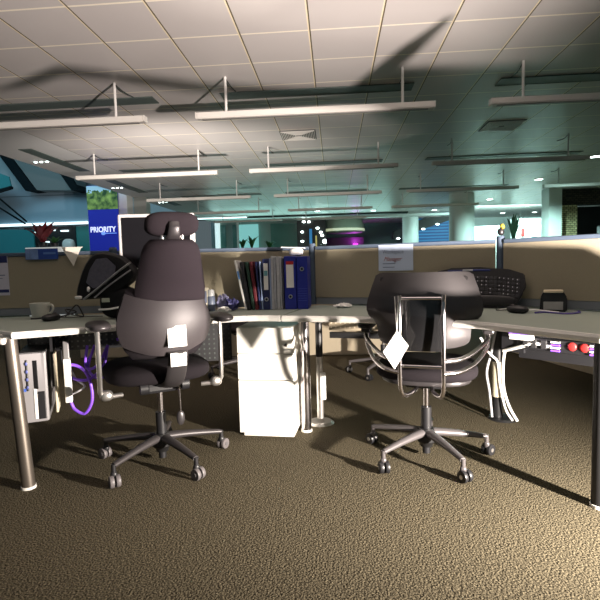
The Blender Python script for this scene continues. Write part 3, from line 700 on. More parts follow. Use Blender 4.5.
# ---- tall chair with headrest
def tall_chair(loc, rz, label):
    t = thing('office_chair', label, 'office chair', loc, rz)
    base_star(t, .315, 0, basegrey, 0, blackmetal)
    LEAN = Matrix.Identity(4); LEAN[0][2] = .085; LEAN[0][3] = -.085*.80+.024   # the head end is pushed over to one side
    MB().box((0, .02, .405), (.16, .24, .05), bev=.015).build('mechanism', black, t)
    MB().blob((0, .07, .475), (.52, .50, .105), 3.2).build('seat', blackcloth, t, smooth=True)
    yf = lambda z: -.285 - .02*math.sin((z-.6)/.5*math.pi) + .02
    # dark front cushion that the shell carries
    backpad([(.56, .14), (.62, .19), (.70, .218), (.78, .220), (.86, .19), (.89, .17)], .575, .90, lambda z: yf(z)+.055, .06, bow=.04).build('lumbar_cushion', blackcloth, t, smooth=True)
    # plastic outer shell, concave upper edge
    wt = [(.585, .12), (.60, .155), (.63, .183), (.67, .202), (.71, .212), (.75, .214), (.79, .205), (.83, .190), (.87, .176), (.905, .166)]
    nu = 24; nz = 24; fr = []; bk = []
    for i in range(nz+1):
        f = i/nz; a, b = [], []
        for q in range(nu+1):
            tt = -1+2*q/nu
            ztop = .848+.036*tt*tt; zbot = .592+.05*abs(tt)**3
            z = zbot+(ztop-zbot)*f; h = interp(wt, z)
            bulge = .022*math.sin(math.pi*min(1, f*1.0))
            x = h*tt; y = yf(z)+.055*tt*tt*(1.0) - bulge*(1-tt*tt*.7)
            a.append(Vector((x, y, z))); b.append(Vector((x, y+.014, z)))
        fr.append(a); bk.append(b)
    rings = [a+b[::-1] for a, b in zip(fr, bk)]
    MB().loft(rings).build('back_shell', shellgrey, t, smooth=True)
    backpad([(.83, .172), (.90, .168), (1.0, .152), (1.07, .140), (1.10, .128), (1.125, .104)], .835, 1.125, lambda z: yf(z)+.016, .055, bow=.05).xf(LEAN).build('backrest', purplecloth, t, smooth=True)
    # sticker and spine
    MB().box((0, 0, 0), (.084, .002, .096), bev=.0008).build('sticker', paper, t, loc=(.036, yf(.68)-.0275, .684)).rotation_euler.x = R(-4)
    st = [c for c in t.children if c.name.startswith('sticker')][0]
    MB().blob((.012, -.0015, .012), (.02, .002, .028), 2).build('emblem', mat('sticker_tan', (.55, .33, .24), .7), st)
    MB().tube([(.04, -.285, .61), (.04, -.275, .56), (.03, -.22, .46), (.01, -.10, .415), (0, .0, .41)], .045, 12, flat=.25).build('spine', shelldark, t, smooth=True)
    MB().box((.04, -.2935, .575), (.072, .003, .062), bev=.001).build('spine_label', paper, t).rotation_euler.x = R(0)
    # headrest
    HL = Matrix.Translation((0, 0, .014)) @ LEAN
    MB().box((.0, -.215, 1.125), (.075, .03, .018), bev=.004).xf(HL).build('headrest_plate', chrome, t)
    MB().tube([(0, -.232, 1.105), (0, -.254, 1.13), (0, -.262, 1.165), (0, -.252, 1.19)], [.032, .022], 12, flat=.25).xf(HL).build('headrest_bracket', shelldark, t, smooth=True)
    for s in (-1, 1): MB().cyl((s*.045, -.22, 1.105), .010, .028, 12).xf(HL).build('adjuster', alu, t, smooth=True)
    MB().blob((0, -.200, 1.182), (.250, .095, .116), 3.0).xf(HL).build('headrest', purplecloth, t, smooth=True)
    # arms
    for s in (-1, 1):
        MB().xf(Matrix.Identity(4)).tube([(s*.19, -.10, .40), (s*.280, -.12, .402), (s*.288, -.13, .43), (s*.288, -.14, .60), (s*.288, -.14, .72)], .014, 10, smooth=False, flat=.8).build('arm_post', alu, t, smooth=True)
        MB().blob((s*.284, -.155, .742), (.105, .25, .042), 2.6).build('armrest', shelldark, t, smooth=True)
        MB().blob((s*.262, -.12, .41), (.06, .05, .05), 2.4).build('arm_knob', alu, t, smooth=True)
    for s in (-1, 1):
        MB().tube([(s*.08, -.14, .425), (s*.115, -.14, .425)], .030, 18, smooth=False).build('tension_knob', black, t, smooth=True)
    lv = MB().tube([(.075, -.11, .40), (.077, -.11, .27)], .006, 8, smooth=False).build('lever', chrome, t, smooth=True)
    MB().blob((.077, -.11, .245), (.040, .022, .075), 2.2).build('lever_grip', shelldark, lv, smooth=True)
    return t
tall = tall_chair((-.905, 2.36, 0), R(31), 'tall fabric office chair with headrest and grey moulded back, at the pale desk')

# ---- low chair with curved plastic back and tubular frame
def curved_chair(loc, rz, label, group=None, with_tag=True):
    t = thing('office_chair', label, 'office chair', loc, rz, group)
    base_star(t, .305, 17, mat('satin_grey_base', (.12, .11, .114), .32, .4), 1, blackmetal)
    MB().box((0, .02, .40), (.20, .26, .05), bev=.02).build('mechanism', black, t)
    MB().blob((0, .05, .455), (.50, .47, .095), 3.2).build('seat', blackcloth, t, smooth=True)
    MB().blob((0, .03, .415), (.44, .40, .05), 3.0).build('seat_pan', shelldark, t, smooth=True)
    yb = -.285
    wt = [(.600, .165), (.618, .197), (.64, .207), (.69, .210), (.715, .222), (.745, .252), (.775, .262), (.81, .258), (.87, .240), (.91, .226), (.943, .216)]
    def Yb(tt, z): return yb + .085*tt*tt + .03*((z-.76)/.18)**2*(1 if z > .76 else .6)
    nu, nz = 26, 26; rings = []
    for i in range(nz+1):
        f = i/nz; a, b = [], []
        for q in range(nu+1):
            tt = -1+2*q/nu
            r = max(0, abs(tt)-.86)/.14
            ztop = .945-.014*r*r; zbot = .600+.010*r*r
            z = zbot+(ztop-zbot)*f; h = interp(wt, z)
            a.append(Vector((h*tt, Yb(tt, z), z))); b.append(Vector((h*tt*.985, Yb(tt, z)+.018, z)))
        rings.append(a+b[::-1])
    MB().loft(rings).build('back_shell', mat('satin_dark_shell', (.060, .055, .058), .30, .35, coat=.15), t, smooth=True)
    backpad([(.59, .17), (.66, .185), (.70, .19), (.78, .23), (.9, .21), (.93, .19)], .60, .925, lambda z: Yb(0, z)+.045, .05, bow=.08).build('back_cushion', blackcloth, t, smooth=True)
    # dark recessed plate between the rods
    rr = []
    for i in range(9):
        z = .59+.235*i/8; a = []
        for x in (-.085, -.05, 0, .05, .085): a.append(Vector((x, Yb(x/.22, z)-.006, z)))
        rr.append(a+[v+Vector((0, .006, 0)) for v in a[::-1]])
    MB().loft(rr).build('back_plate', blackgloss, t, smooth=True)
    for s in (-1, 1): MB().xf(Matrix.Identity(4)).cyl((0, 0, 0), .011, .006, 16).xf(Matrix.Translation((s*.185, Yb(.88, .915)-.003, .915)) @ Matrix.Rotation(R(90), 4, 'X')).build('screw_cap', shelldark, t, smooth=True)
    # frame
    fr = chrome
    yy = yb-.03
    for s in (-1, 1):
        MB().tube([(s*.094, yy+.012, .845), (s*.094, yy, .80), (s*.094, yy-.004, .66), (s*.094, yy+.005, .52), (s*.092, yy+.02, .42), (s*.075, yy+.05, .385), (s*.04, yy+.14, .385), (s*.035, -.05, .39)], .010, 10).build('upright', fr, t, smooth=True)
        MB().box((s*.094, yy+.022, .80), (.022, .03, .09), bev=.006).build('clamp', fr, t)
        for k, (z0, z1, x1) in enumerate(((.555, .60, .285), (.50, .565, .280))):
            MB().tube([(s*.094, yy+.005, z0), (s*.17, yy+.06, z0+.005), (s*.235, yy+.15, z0+.03), (s*x1, yy+.235, z1+.02), (s*(x1+.005), yy+.26, .655)], .011, 10).build('arm_tube', fr, t, smooth=True)
        MB().box((s*.29, yy+.27, .655), (.05, .06, .025), bev=.008).build('arm_mount', shelldark, t)
        MB().blob((s*.292, yy+.30, .677), (.085, .22, .034), 2.6).build('armrest', black, t, smooth=True)
    MB().tube([(-.096, yy+.012, .832), (.096, yy+.012, .832)], .007, 10, smooth=False).build('cross_bar', fr, t, smooth=True)
    MB().tube([(-.092, yy+.004, .53), (.092, yy+.004, .53)], .008, 10, smooth=False).build('cross_bar', fr, t, smooth=True)
    return t
cur = curved_chair((.450, 2.43, 0), R(-14), 'low black office chair with curved plastic back and chrome tubes, facing the keyboard')
hd = dup(cur, (.42, 4.27, 0), R(150), 'black chair base visible under the desk between folders and curved chair', 'chairs on the far side of the screens')
hd = dup(cur, (-.86, 4.33, 0), R(200), 'black chair base visible in the dark gap left of the white pedestal', 'chairs on the far side of the screens')
# swing tag on the left upright
tg = thing('swing_tag', 'blank white card tag hanging by a cord from the curved chair', 'tag', (.264, 2.105, .845))
MB().tube([(.012, 0, 0), (.006, -.01, -.06), (.0, -.012, -.150)], .0022, 6).tube([(-.006, 0, 0), (-.004, -.01, -.07), (.0, -.012, -.150)], .0022, 6).build('cord', white, tg)
MB().vprism([(0, -.145), (.050, -.215), (-.012, -.318), (-.062, -.240)], -.016, -.010, bev=.002).build('card', paper, tg)

# ================================================================ LEFT DESK ITEMS
DZ = .731
mg = thing('mug', 'white china mug standing on the desk in front of the tan screen', 'mug', (-1.645, 2.565, DZ))
MB().lathe((0, 0, 0), [(.001, 0), (.036, 0), (.042, .012), (.052, .086), (.049, .086), (.040, .016), (.001, .012)]).build('cup', mat('china', (.60, .60, .53), .3), mg, smooth=True)
MB().tube([(.046, 0, .072), (.070, 0, .074), (.076, 0, .052), (.062, 0, .030), (.043, 0, .026)], .006, 8).build('handle', mat('china', (1, 1, 1)), mg, smooth=True)
def mouse(loc, rz, label):
    t = thing('computer_mouse', label, 'mouse', loc, rz)
    MB().blob((0, 0, .017), (.062, .108, .040), 2.3).build('shell', black, t, smooth=True)
    MB().tube([(0, .05, .012), (.02, .12, .004), (.08, .16, .004), (.16, .20, .004)], .0025, 6).build('cord', black, t)
    MB().blob((0, .025, .036), (.010, .022, .012), 2).build('wheel', basegrey, t, smooth=True)
    return t
mouse((-1.50, 2.43, DZ), R(-15), 'black mouse on the desk beside the white mug')
mouse((.885, 2.40, DZ), R(40), 'black mouse on the desk in front of the upright keyboard')
# monitor
mo = thing('monitor', 'white framed monitor on a stand, dark screen, half behind the tall chair', 'monitor', (-.968, 2.655, DZ-.0), R(6))
MB().box((-.02, 0, .402), (.42, .035, .325), bev=.008).build('frame', white, mo)
MB().box((-.02, -.0185, .406), (.375, .004, .28)).build('screen', glassy, mo)
MB().box((0, .04, .25), (.07, .04, .30), bev=.01).build('neck', white, mo); MB().box((0, 0.01, .008), (.24, .16, .016), bev=.006).build('foot', white, mo)
# black bag with mesh panel, straps
bg = thing('black_backpack', 'slumped black backpack with grey net panel and pale straps, beside the monitor', 'backpack', (-1.245, 2.50, DZ), R(8)); bg.scale = (.90, .90, .98)
hood_o = [Vector((x, 0, z)) for x, z in spline2([(-.142, .118), (-.112, .236), (-.060, .327), (-.005, .360), (.075, .356), (.150, .325), (.212, .255), (.190, .20), (.06, .122), (-.07, .108)])]
cen = Vector((.04, 0, .24)); rings = []
for yy, k in ((-.062, .72), (-.055, .90), (-.035, .98), (0, 1), (.03, .98), (.05, .85)):
    rings.append([cen+(p-cen)*k+Vector((0, yy, 0)) for p in hood_o])
nyl = mat('bag_nylon', (.008, .008, .009), .6, spec=.25, noise=.4, nscale=30, bump=.3, bscale=60)
MB().loft(rings).build('flap', nyl, bg, smooth=True)
MB().blob((.098, .0, .088), (.225, .13, .176), 2.8).build('body', nyl, bg, smooth=True)
MB().vprism([(-.07, .20), (-.045, .27), (-.005, .325), (.055, .330), (.105, .285), (.095, .235), (.045, .19), (-.03, .168)], -.070, -.0625, bev=.003).build('net_panel', mat('net_grey', (.10, .10, .13), .7, noise=.4, nscale=60), bg)
MB().tube([(-.085, -.075, .112), (0, -.082, .168), (.10, -.082, .24), (.19, -.07, .302)], .013, 8, flat=.4).build('strap', mat('strap_grey', (.34, .34, .35), .5), bg, smooth=True)
MB().tube([(-.02, -.085, .12), (.06, -.09, .178), (.19, -.075, .262)], .007, 8, flat=.6).build('strap', mat('strap_grey', (1, 1, 1)), bg, smooth=True)
MB().tube([(.00, -.085, .055), (.07, -.098, .058), (.15, -.085, .070)], .005, 8).build('piping', white, bg, smooth=True)
MB().box((.045, -.095, .105), (.045, .006, .022), bev=.002).build('cloth_tag', mat('tag_olive', (.42, .46, .36), .7), bg)
MB().blob((-.118, -.066, .122), (.04, .02, .018), 3).build('buckle', white, bg); MB().blob((-.055, -.074, .165), (.018, .018, .03), 2).build('buckle', white, bg)
for pts, lab in (([(-1.36, 2.50, DZ+.012), (-1.42, 2.47, DZ+.03), (-1.47, 2.52, DZ+.05), (-1.44, 2.57, DZ+.03), (-1.55, 2.56, DZ+.004), (-1.66, 2.50, DZ+.004)], 'thin black cable curling on the desk between mug and backpack'), ([(-1.38, 2.54, DZ+.01), (-1.42, 2.55, DZ+.07), (-1.47, 2.57, DZ+.04), (-1.52, 2.60, DZ+.004)], 'short black cable standing out of the backpack toward the mug')):
    tag(MB().tube(pts, .004, 6).build('device_cable', black, smooth=True), lab, 'cable')
# papers on the left screen
sd = Vector((SB[0]-SA[0], SB[1]-SA[1])).normalized(); sn = Vector((sd.y, -sd.x)); srz = math.atan2(sd.y, sd.x)
def onscreen(A, d, n, s, z, off=.021): return (A[0]+d.x*s+n.x*off, A[1]+d.y*s+n.y*off, z)
pn = thing('paper_notice', 'white paper notice with navy bands pinned on the leftmost tan screen', 'notice', onscreen(SA, sd, sn, .755, .975), srz)
MB().box((0, 0, 0), (.21, .002, .235)).build('sheet', mat('lilac_paper', (.52, .52, .60), .8), pn)
MB().box((0, -.0016, .092), (.205, .001, .04)).build('band', navy, pn); MB().box((0, -.0016, -.092), (.205, .001, .018)).build('band', navy, pn)
MB().box((.04, -.0016, -.0), (.09, .001, .006)).box((.045, -.0016, -.018), (.05, .001, .004)).build('text_line', mat('ink_grey', (.16, .18, .26), .8), pn)
np_ = thing('name_plate', 'blue name plate with pale picture hung over the top rail near the mug', 'name plate', onscreen(SA, sd, sn, 1.06, 1.092, .028), srz)
MB().box((0, 0, 0), (.185, .003, .062)).build('plate', mat('plate_blue', (.02, .06, .30), .45), np_)
MB().box((-.055, -.0022, -.001), (.07, .001, .056)).build('picture', mat('plate_sky', (.16, .26, .50), .5, noise=.6, nscale=25), np_)
MB().box((.045, -.0022, .004), (.07, .001, .012)).build('text_line', mat('plate_text', (.10, .2, .5), .5), np_)
pf = tag(MB().vprism([(-.05, .045), (.075, .045), (.06, .036), (.014, -.066)], -.002, .0, bev=0).build('paper_pennant', mat('cream_paper', (.80, .76, .66), .8), loc=onscreen(SA, sd, sn, 1.225, 1.083, .03), rz=srz), 'pointed white paper pennant hanging over the screen rail beside the backpack', 'paper')

# desk centre: dispenser, bottle, tissues, binders
sd2 = Vector((SC_[0]-SB[0], SC_[1]-SB[1])).normalized(); rz2 = math.atan2(sd2.y, sd2.x)
ph = thing('desk_phone', 'cream device standing against the screen right behind the tall chair', 'phone', (-.782, 2.79, DZ), rz2)
MB().box((0, 0, .07), (.075, .035, .14), bev=.006).build('body', mat('cream_plastic', (.62, .57, .45), .5), ph); MB().box((.01, -.019, .085), (.03, .004, .07)).build('display', mat('ink_grey', (1, 1, 1)), ph)
MB().box((0, -.01, .006), (.085, .07, .012), bev=.003).build('foot', black, ph)
bt = thing('spray_bottle', 'small grey blue bottle with pale cap beside the crumpled wrappers', 'bottle', (-.735, 2.80, DZ))
MB().lathe((0, 0, 0), [(.001, 0), (.024, 0), (.025, .004), (.025, .082), (.022, .088), (.001, .088)]).build('bottle', mat('bottle_slate', (.14, .17, .24), .4), bt, smooth=True)
MB().lathe((0, 0, .0885), [(.001, 0), (.0225, 0), (.0225, .034), (.019, .038), (.001, .038)]).build('cap', mat('cap_pale', (.55, .57, .58), .4), bt, smooth=True)
def crumple(name, label, cat, loc, d, m, seed, group=None):
    rnd = random.Random(seed); mb = MB(); mb.blob((0, 0, d[2]/2), d, 2.2, 18, 10)
    for v in mb.bm.verts:
        k = rnd.uniform(.62, 1.15); v.co = Vector((v.co.x*k, v.co.y*k, max(0, v.co.z*rnd.uniform(.6, 1.1))))
    return tag(mb.build(name, m, loc=loc), label, cat, group)
crumple('crumpled_wrapper', 'crumpled dark blue wrapper beside the leaning white folder', 'wrapper', (-.61, 2.79, DZ), (.085, .06, .075), mat('wrapper_navy', (.05, .05, .17), .5, noise=.6, nscale=30), 1)
crumple('crumpled_wrapper', 'pale blue crumpled wrapper between bottle and folders, tallest of its heap', 'wrapper', (-.665, 2.83, DZ), (.09, .06, .095), mat('wrapper_lilac', (.22, .22, .36), .6, noise=.6, nscale=30), 2)
crumple('crumpled_tissue', 'small white crumpled tissue lying in front of the wrappers', 'tissue', (-.64, 2.715, DZ), (.085, .045, .032), paper, 3)
crumple('crumpled_tissue', 'flat white crumpled tissue alone on the desk right of the cobalt folders', 'tissue', (.045, 2.85, DZ), (.105, .06, .028), paper, 4)

FY = 2.805
def folder(x, w_, h, d, m, label, name='folder', tilt=0, y=FY, rz=None):
    rz = R(-3) if rz is None else rz
    x = -.528+(x+.535)*.918
    t = thing(name, label, 'folder', (x, y, DZ), rz, 'row of folders on the desk')
    t.rotation_euler = (0, tilt, rz)
    MB().box((0, d/2, h/2), (w_*.92, d, h), bev=min(.004, w_*.2)).build('cover', m, t)
    return t
sleeve = mat('clear_sleeve', (.40, .41, .45), .25, noise=.25, nscale=30)
x = -.56
f_ = folder(-.535, .012, .30, .135, mat('card_white', (.70, .70, .68), .6), 'thin white folder leaning at the end of the row', 'leaning_folder', R(-11))
MB().box((.003, -.001, .21), (.010, .002, .05)).build('tab', mat('tab_blue', (.08, .25, .6), .5), f_)
folder(-.512, .024, .288, .135, mat('folder_black', (.015, .015, .018), .5), 'black folder next to the leaning white one', tilt=R(-8))
folder(-.484, .018, .285, .135, mat('folder_green', (.02, .055, .035), .5), 'dark green folder in the row', tilt=R(-7))
folder(-.462, .020, .287, .135, mat('folder_maroon', (.12, .012, .02), .5), 'maroon folder in the row', tilt=R(-6))
folder(-.440, .012, .285, .135, darkblue, 'slim navy folder right of the maroon one', tilt=R(-4))
folder(-.426, .008, .285, .135, mat('folder_sky', (.30, .40, .62), .5), 'pale blue sheet folder left of the labelled navy file', tilt=R(-2))
def ring_file(x, w_, h, m, label, lab=True, hole=.075, labz=.19, labh=.13, redtop=False, lines=False, holez=None):
    t = folder(x, w_, h, .18, m, label, 'ring_binder')
    if lab:
        MB().box((0, -.0015, labz), (w_*.57, .003, labh)).build('label_card', paper, t)
        if redtop: MB().box((0, -.0035, labz+labh/2-.010), (w_*.57, .001, .02)).build('label_band', red, t)
        else: MB().box((0, -.0035, labz+.02), (w_*.5, .001, .03)).build('label_print', mat('print_teal', (.12, .30, .34), .6), t)
    m_ = MB(); rg = []
    for k in range(20):
        a = 2*math.pi*k/20; c = Vector((math.cos(a), 0, math.sin(a))); p = Vector((0, -.002, hole)); rg.append([p+c*.0075, p+c*.0075+Vector((0, -.002, 0)), p+c*.012+Vector((0, -.002, 0)), p+c*.0125])
    rg.append(rg[0]); m_.loft(rg, cap=False); m_.build('finger_ring', alu, t, smooth=True)
    hm = MB(); hm.tube([(0, -.0002, hole), (0, -.0022, hole)], .0075, 16, smooth=False); hm.build('finger_hole', black, t)
    if lines:
        for k in range(6): MB().box((0, -.0005, .05+k*.014), (w_*.8, .001, .0015)).build('rule', mat('rule_blue', (.10, .14, .6), .5), t)
    return t
ring_file(-.398, .044, .300, darkblue, 'navy ring binder with long printed label, left of the clear sleeves', hole=.062, labz=.195, labh=.155)
folder(-.371, .008, .302, .135, mat('folder_sky', (1, 1, 1)), 'pale blue sheet folder right of the labelled navy file')
for i, (xx, ww, hh) in enumerate(((-.358, .012, .315), (-.341, .016, .307), (-.321, .018, .312), (-.303, .012, .306))):
    folder(xx, ww, hh, .14, sleeve if i % 2 else mat('milky_sleeve', (.52, .52, .55), .35, noise=.3, nscale=40), ('first', 'second', 'third', 'last')[i] + ' clear plastic sleeve bundle counting from the navy labelled binder', 'document_sleeve')
folder(-.290, .008, .30, .135, mat('folder_grey', (.07, .07, .085), .5), 'thin dark grey folder left of the red-topped label binder')
ring_file(-.243, .076, .312, blue, 'cobalt binder with white label and red band', hole=.075, labz=.205, labh=.155, redtop=True)
ring_file(-.166, .070, .310, blue, 'cobalt binder without label, end of the row by the post', lab=False, hole=.235, lines=True)
rl = thing('paper_tray', 'white paper holder standing above the two cobalt binders', 'paper holder', (-.225, 2.87, DZ+.3135), R(-3))
MB().blob((.0, .0, .022), (.085, .06, .044), 3).build('roll', paper, rl, smooth=True); MB().box((-.02, 0, .047), (.135, .09, .005), bev=.001).build('flap', paper, rl).rotation_euler.y = R(3)

# ================================================================ RIGHT DESK ITEMS
sd3 = Vector((SD[0]-SC_[0], SD[1]-SC_[1])).normalized(); sn3 = Vector((sd3.y, -sd3.x)); rz3 = math.atan2(sd3.y, sd3.x)
ws = thing('workspace_notice', 'pale blue handwritten notice fixed on the middle tan screen', 'notice', onscreen(SC_, sd3, sn3, .533, 1.018, .022), rz3)
MB().box((0, 0, 0), (.205, .002, .155)).build('sheet', paperblue, ws)
ink = mat('ink_slate', (.14, .17, .26), .8)
text_mesh('printed_heading', 'Workspace', .034, ink, ws, (-.015, -.0016, .035), (R(90), 0, 0), width=.125)
text_mesh('handwriting', 'Manager', .036, mat('ink_red', (.28, .06, .05), .8), ws, (-.02, -.0016, -.008), (R(90), 0, R(0)), width=.11, shear=.5)
MB().box((-.04, -.0014, -.035), (.075, .0008, .004)).box((-.042, -.0014, -.056), (.07, .0008, .004)).build('text_line', ink, ws)
# keyboard standing upright
kb = thing('keyboard', 'black keyboard standing on edge against the tan screen', 'keyboard', (.78, 2.68, DZ), R(-25))
kb.rotation_euler = (R(-14), 0, R(-25))
ko = [(-.235, .05), (-.245, .13), (-.235, .205), (-.15, .222), (0, .226), (.15, .212), (.225, .185), (.235, .12), (.20, .035), (.16, .004), (.05, .0), (-.12, .0), (-.2, .015)]
MB().vprism(ko, -.012, .012, bev=.005).build('body', mat('keyboard_black', (.014, .014, .016), .45), kb)
kk = MB()
for r_ in range(5):
    for c_ in range(19):
        kk.box((-.205+c_*.0222, -.014, .082+r_*.021-.0002*(c_-9)**2), (.0175, .006, .016), bev=.0015)
kk.build('key_field', mat('key_black', (.035, .035, .04), .5), kb)
kl = MB(); rnd = random.Random(5)
for r_ in range(5):
    for c_ in range(19):
        if c_ == 13 or rnd.random() < .25: continue
        kl.box((-.207+c_*.0222, -.0175, .084+r_*.021-.0002*(c_-9)**2), (.004, .0006, .005))
kl.build('key_legends', mat('legend_grey', (.6, .6, .65), .6), kb)
MB().box((-.12, -.0135, .205), (.10, .004, .012), bev=.002).box((.01, -.0135, .208), (.09, .004, .010), bev=.002).build('media_strip', mat('media_blue', (.02, .035, .16), .3), kb)
MB().box((-.062, -.0155, .208), (.055, .004, .010), bev=.002).build('logo_bar', mat('logo_silver', (.4, .42, .46), .4), kb)
MB().blob((0.02, -.012, .040), (.34, .02, .06), 3).build('palm_rest', mat('palm_black', (.009, .009, .01), .5), kb, smooth=True)
nh = thing('note_holder', 'black note holder with cream pad on top and grey front', 'note holder', (1.075, 2.455, DZ), R(-22))
MB().vprism([(-.06, 0), (.06, 0), (.06, .07), (.04, .105), (-.04, .105), (-.055, .07)], -.045, .045, bev=.006).build('body', black, nh)
MB().box((0, -.043, .030), (.085, .008, .040), bev=.002).build('front_panel', mat('front_grey', (.34, .34, .33), .4), nh)
MB().box((0, -.028, .1), (.085, .05, .012), bev=.002).build('note_pad', mat('cream_pad', (.72, .62, .44), .7), nh).rotation_euler.x = R(0)
for pts, m, lab in (([(.93, 2.46, DZ+.004), (.97, 2.40, DZ+.012), (1.02, 2.37, DZ+.008), (1.06, 2.355, DZ+.004)], white, 'white lead lying on the desk between mouse and note holder'),
                    ([(.95, 2.36, DZ+.004), (1.0, 2.36, DZ+.006), (1.06, 2.30, DZ+.004), (1.14, 2.33, DZ+.004), (1.17, 2.40, DZ+.004)], mat('violet_lead', (.08, .06, .30), .5), 'dark violet lead curving in front of the note holder'),
                    ([(.84, 2.52, DZ+.004), (.88, 2.50, DZ+.012), (.92, 2.50, DZ+.004)], white, 'tiny white lead behind the black mouse')):
    tag(MB().tube(pts, .004, 6).build('desk_lead', m, smooth=True), lab, 'cable')
tb = thing('toy_bird', 'little yellow and black toy bird sitting on the screen post', 'toy', (SD[0], SD[1], .735+.388))
MB().blob((0, 0, .022), (.036, .036, .044), 2.2).build('body', black, tb, smooth=True); MB().blob((.008, 0, .050), (.026, .026, .034), 2).build('crest', mat('toy_yellow', (.42, .36, .03), .6), tb, smooth=True)
MB().blob((0.004, -.016, .04), (.012, .014, .01), 2).build('beak', mat('toy_orange', (.4, .2, .02), .5), tb)

# ================================================================ UNDER THE LEFT DESK
pc = thing('computer_tower', 'silver computer tower hung under the desk beside the bronze leg', 'computer', (-1.450, 2.17, .265), R(27))
MB().box((0, .21, .172), (.118, .40, .34), bev=.006).build('case', mat('tower_silver', (.22, .215, .22), .45, .2), pc)
MB().box((0, .003, .172), (.110, .012, .335), bev=.004).build('front_panel', mat('tower_front', (.27, .26, .27), .45), pc)
MB().box((.012, -.004, .235), (.018, .006, .14), bev=.002).build('drive_slot', blackgloss, pc)
MB().box((-.024, -.004, .235), (.010, .006, .15), bev=.003).build('button_column', black, pc)
for k in range(4): MB().blob((-.024, -.009, .178+k*.038), (.012, .006, .016), 2).build('button', mat('button_blue', (.08, .10, .30), .4), pc)
MB().box((.032, -.004, .085), (.032, .006, .135), bev=.003).build('vent_panel', black, pc)
MB().box((.006, -.004, .095), (.014, .006, .15), bev=.003).build('trim_strip', white, pc)
MB().box((-.042, -.004, .165), (.022, .004, .014)).build('badge', mat('badge_blue', (.05, .12, .5), .4), pc)
hg = thing('tower_cradle', 'black strap cradle holding the silver tower under the desk', 'bracket', (-1.465, 2.20, .0), R(27))
for s in (-1, 1): MB().box((s*.080, .10, .56), (.012, .14, .28)).build('strap', black, hg)
MB().box((0, .10, .69), (.19, .16, .018)).build('top_plate', black, hg)
wp = thing('power_adapter', 'long white upright adapter with grey upper end beside the silver tower', 'adapter', (-1.335, 2.27, .34), R(27))
MB().box((0, 0, .11), (.032, .05, .22), bev=.005).build('body', white, wp); MB().box((.0, 0, .265), (.026, .04, .09), bev=.004).build('connector', mat('tower_silver', (1, 1, 1)), wp)
tag(MB().box((0, 0, 0), (.010, .12, .29), bev=.003).build('cream_panel', mat('cream_pad2', (.62, .56, .42), .6), loc=(-1.388, 2.26, .45), rz=R(27)), 'thin cream panel standing between the silver tower and the white adapter', 'panel')
for i, (pts, lab) in enumerate((
    ([(-1.02, 2.40, .60), (-1.03, 2.36, .50), (-1.09, 2.32, .44), (-1.16, 2.30, .45), (-1.19, 2.30, .49), (-1.16, 2.30, .52), (-1.10, 2.30, .49), (-1.07, 2.30, .42), (-1.07, 2.30, .33), (-1.11, 2.30, .27), (-1.16, 2.30, .29), (-1.18, 2.30, .33)], 'purple cable hanging lowest in a big loop below the tray'),
    ([(-1.13, 2.40, .60), (-1.13, 2.37, .52), (-1.11, 2.35, .49), (-1.06, 2.34, .50), (-1.03, 2.36, .55), (-1.02, 2.40, .60)], 'purple cable making a short shallow loop below the tray'),
    ([(-1.10, 2.42, .60), (-1.12, 2.38, .50), (-1.09, 2.36, .45), (-1.04, 2.36, .44), (-1.0, 2.38, .46)], 'purple cable ending toward the arm post of the tall chair'),
    ([(-1.0, 2.46, .62), (-.95, 2.48, .63), (-.88, 2.52, .64), (-.80, 2.56, .645)], 'purple cable running level along the tray behind the tall chair'))):
    pts = [(x-.165, y, z) for x, y, z in pts]; tag(MB().tube(pts, .0075, 8).build('network_cable', purple, smooth=True), lab, 'cable', 'purple network cables')
for pts, m, lab in (([(-1.24, 2.34, .60), (-1.22, 2.32, .45), (-1.20, 2.31, .36), (-1.18, 2.30, .33)], black, 'black cable dropping from the tray to the purple loop'),
                    ([(-1.22, 2.36, .52), (-1.17, 2.34, .44), (-1.12, 2.33, .40), (-1.19, 2.32, .36)], mat('silver_lead', (.5, .5, .52), .4), 'thin silver lead looping behind the purple cables')):
    pts = [(x-.165, y, z) for x, y, z in pts]; tag(MB().tube(pts, .005, 8).build('hanging_cable', m, smooth=True), lab, 'cable')

# ================================================================ WORK LAMP (out of frame, lights the room)
wl = thing('work_or_fill_lamp', 'yellow twin headed work lamp on a low tripod beyond the end of the desk', 'work lamp', (1.75, 1.07, 0))
for L_, ai in ((KEY, AIM1), (TOP, AIM2)):
    q = ai.normalized().to_track_quat('-Z', 'Y').to_matrix()
    def lampbox(c, d, name, m, par, bev=.004):
        return MB().box(L_+q @ Vector(c)-Vector((1.75, 1.07, 0)), d, M=q, bev=bev).build(name, m, par)
    h_ = lampbox((0, 0, .10), (.20, .15, .10), 'lamp_head', mat('lamp_yellow', (.6, .4, .02), .45), wl, .01)
    lampbox((0, 0, .045), (.18, .13, .012), 'reflector', alu, h_)
for k in range(3):
    a = R(90+120*k); MB().tube([(.06, -.02, .36), (.06+.25*math.cos(a), -.02+.25*math.sin(a), .01)], .011, 8, smooth=False).build('tripod_leg', blackmetal, wl, smooth=True)
MB().cyl((.06, -.02, .34), .014, .50).build('post', blackmetal, wl, smooth=True)
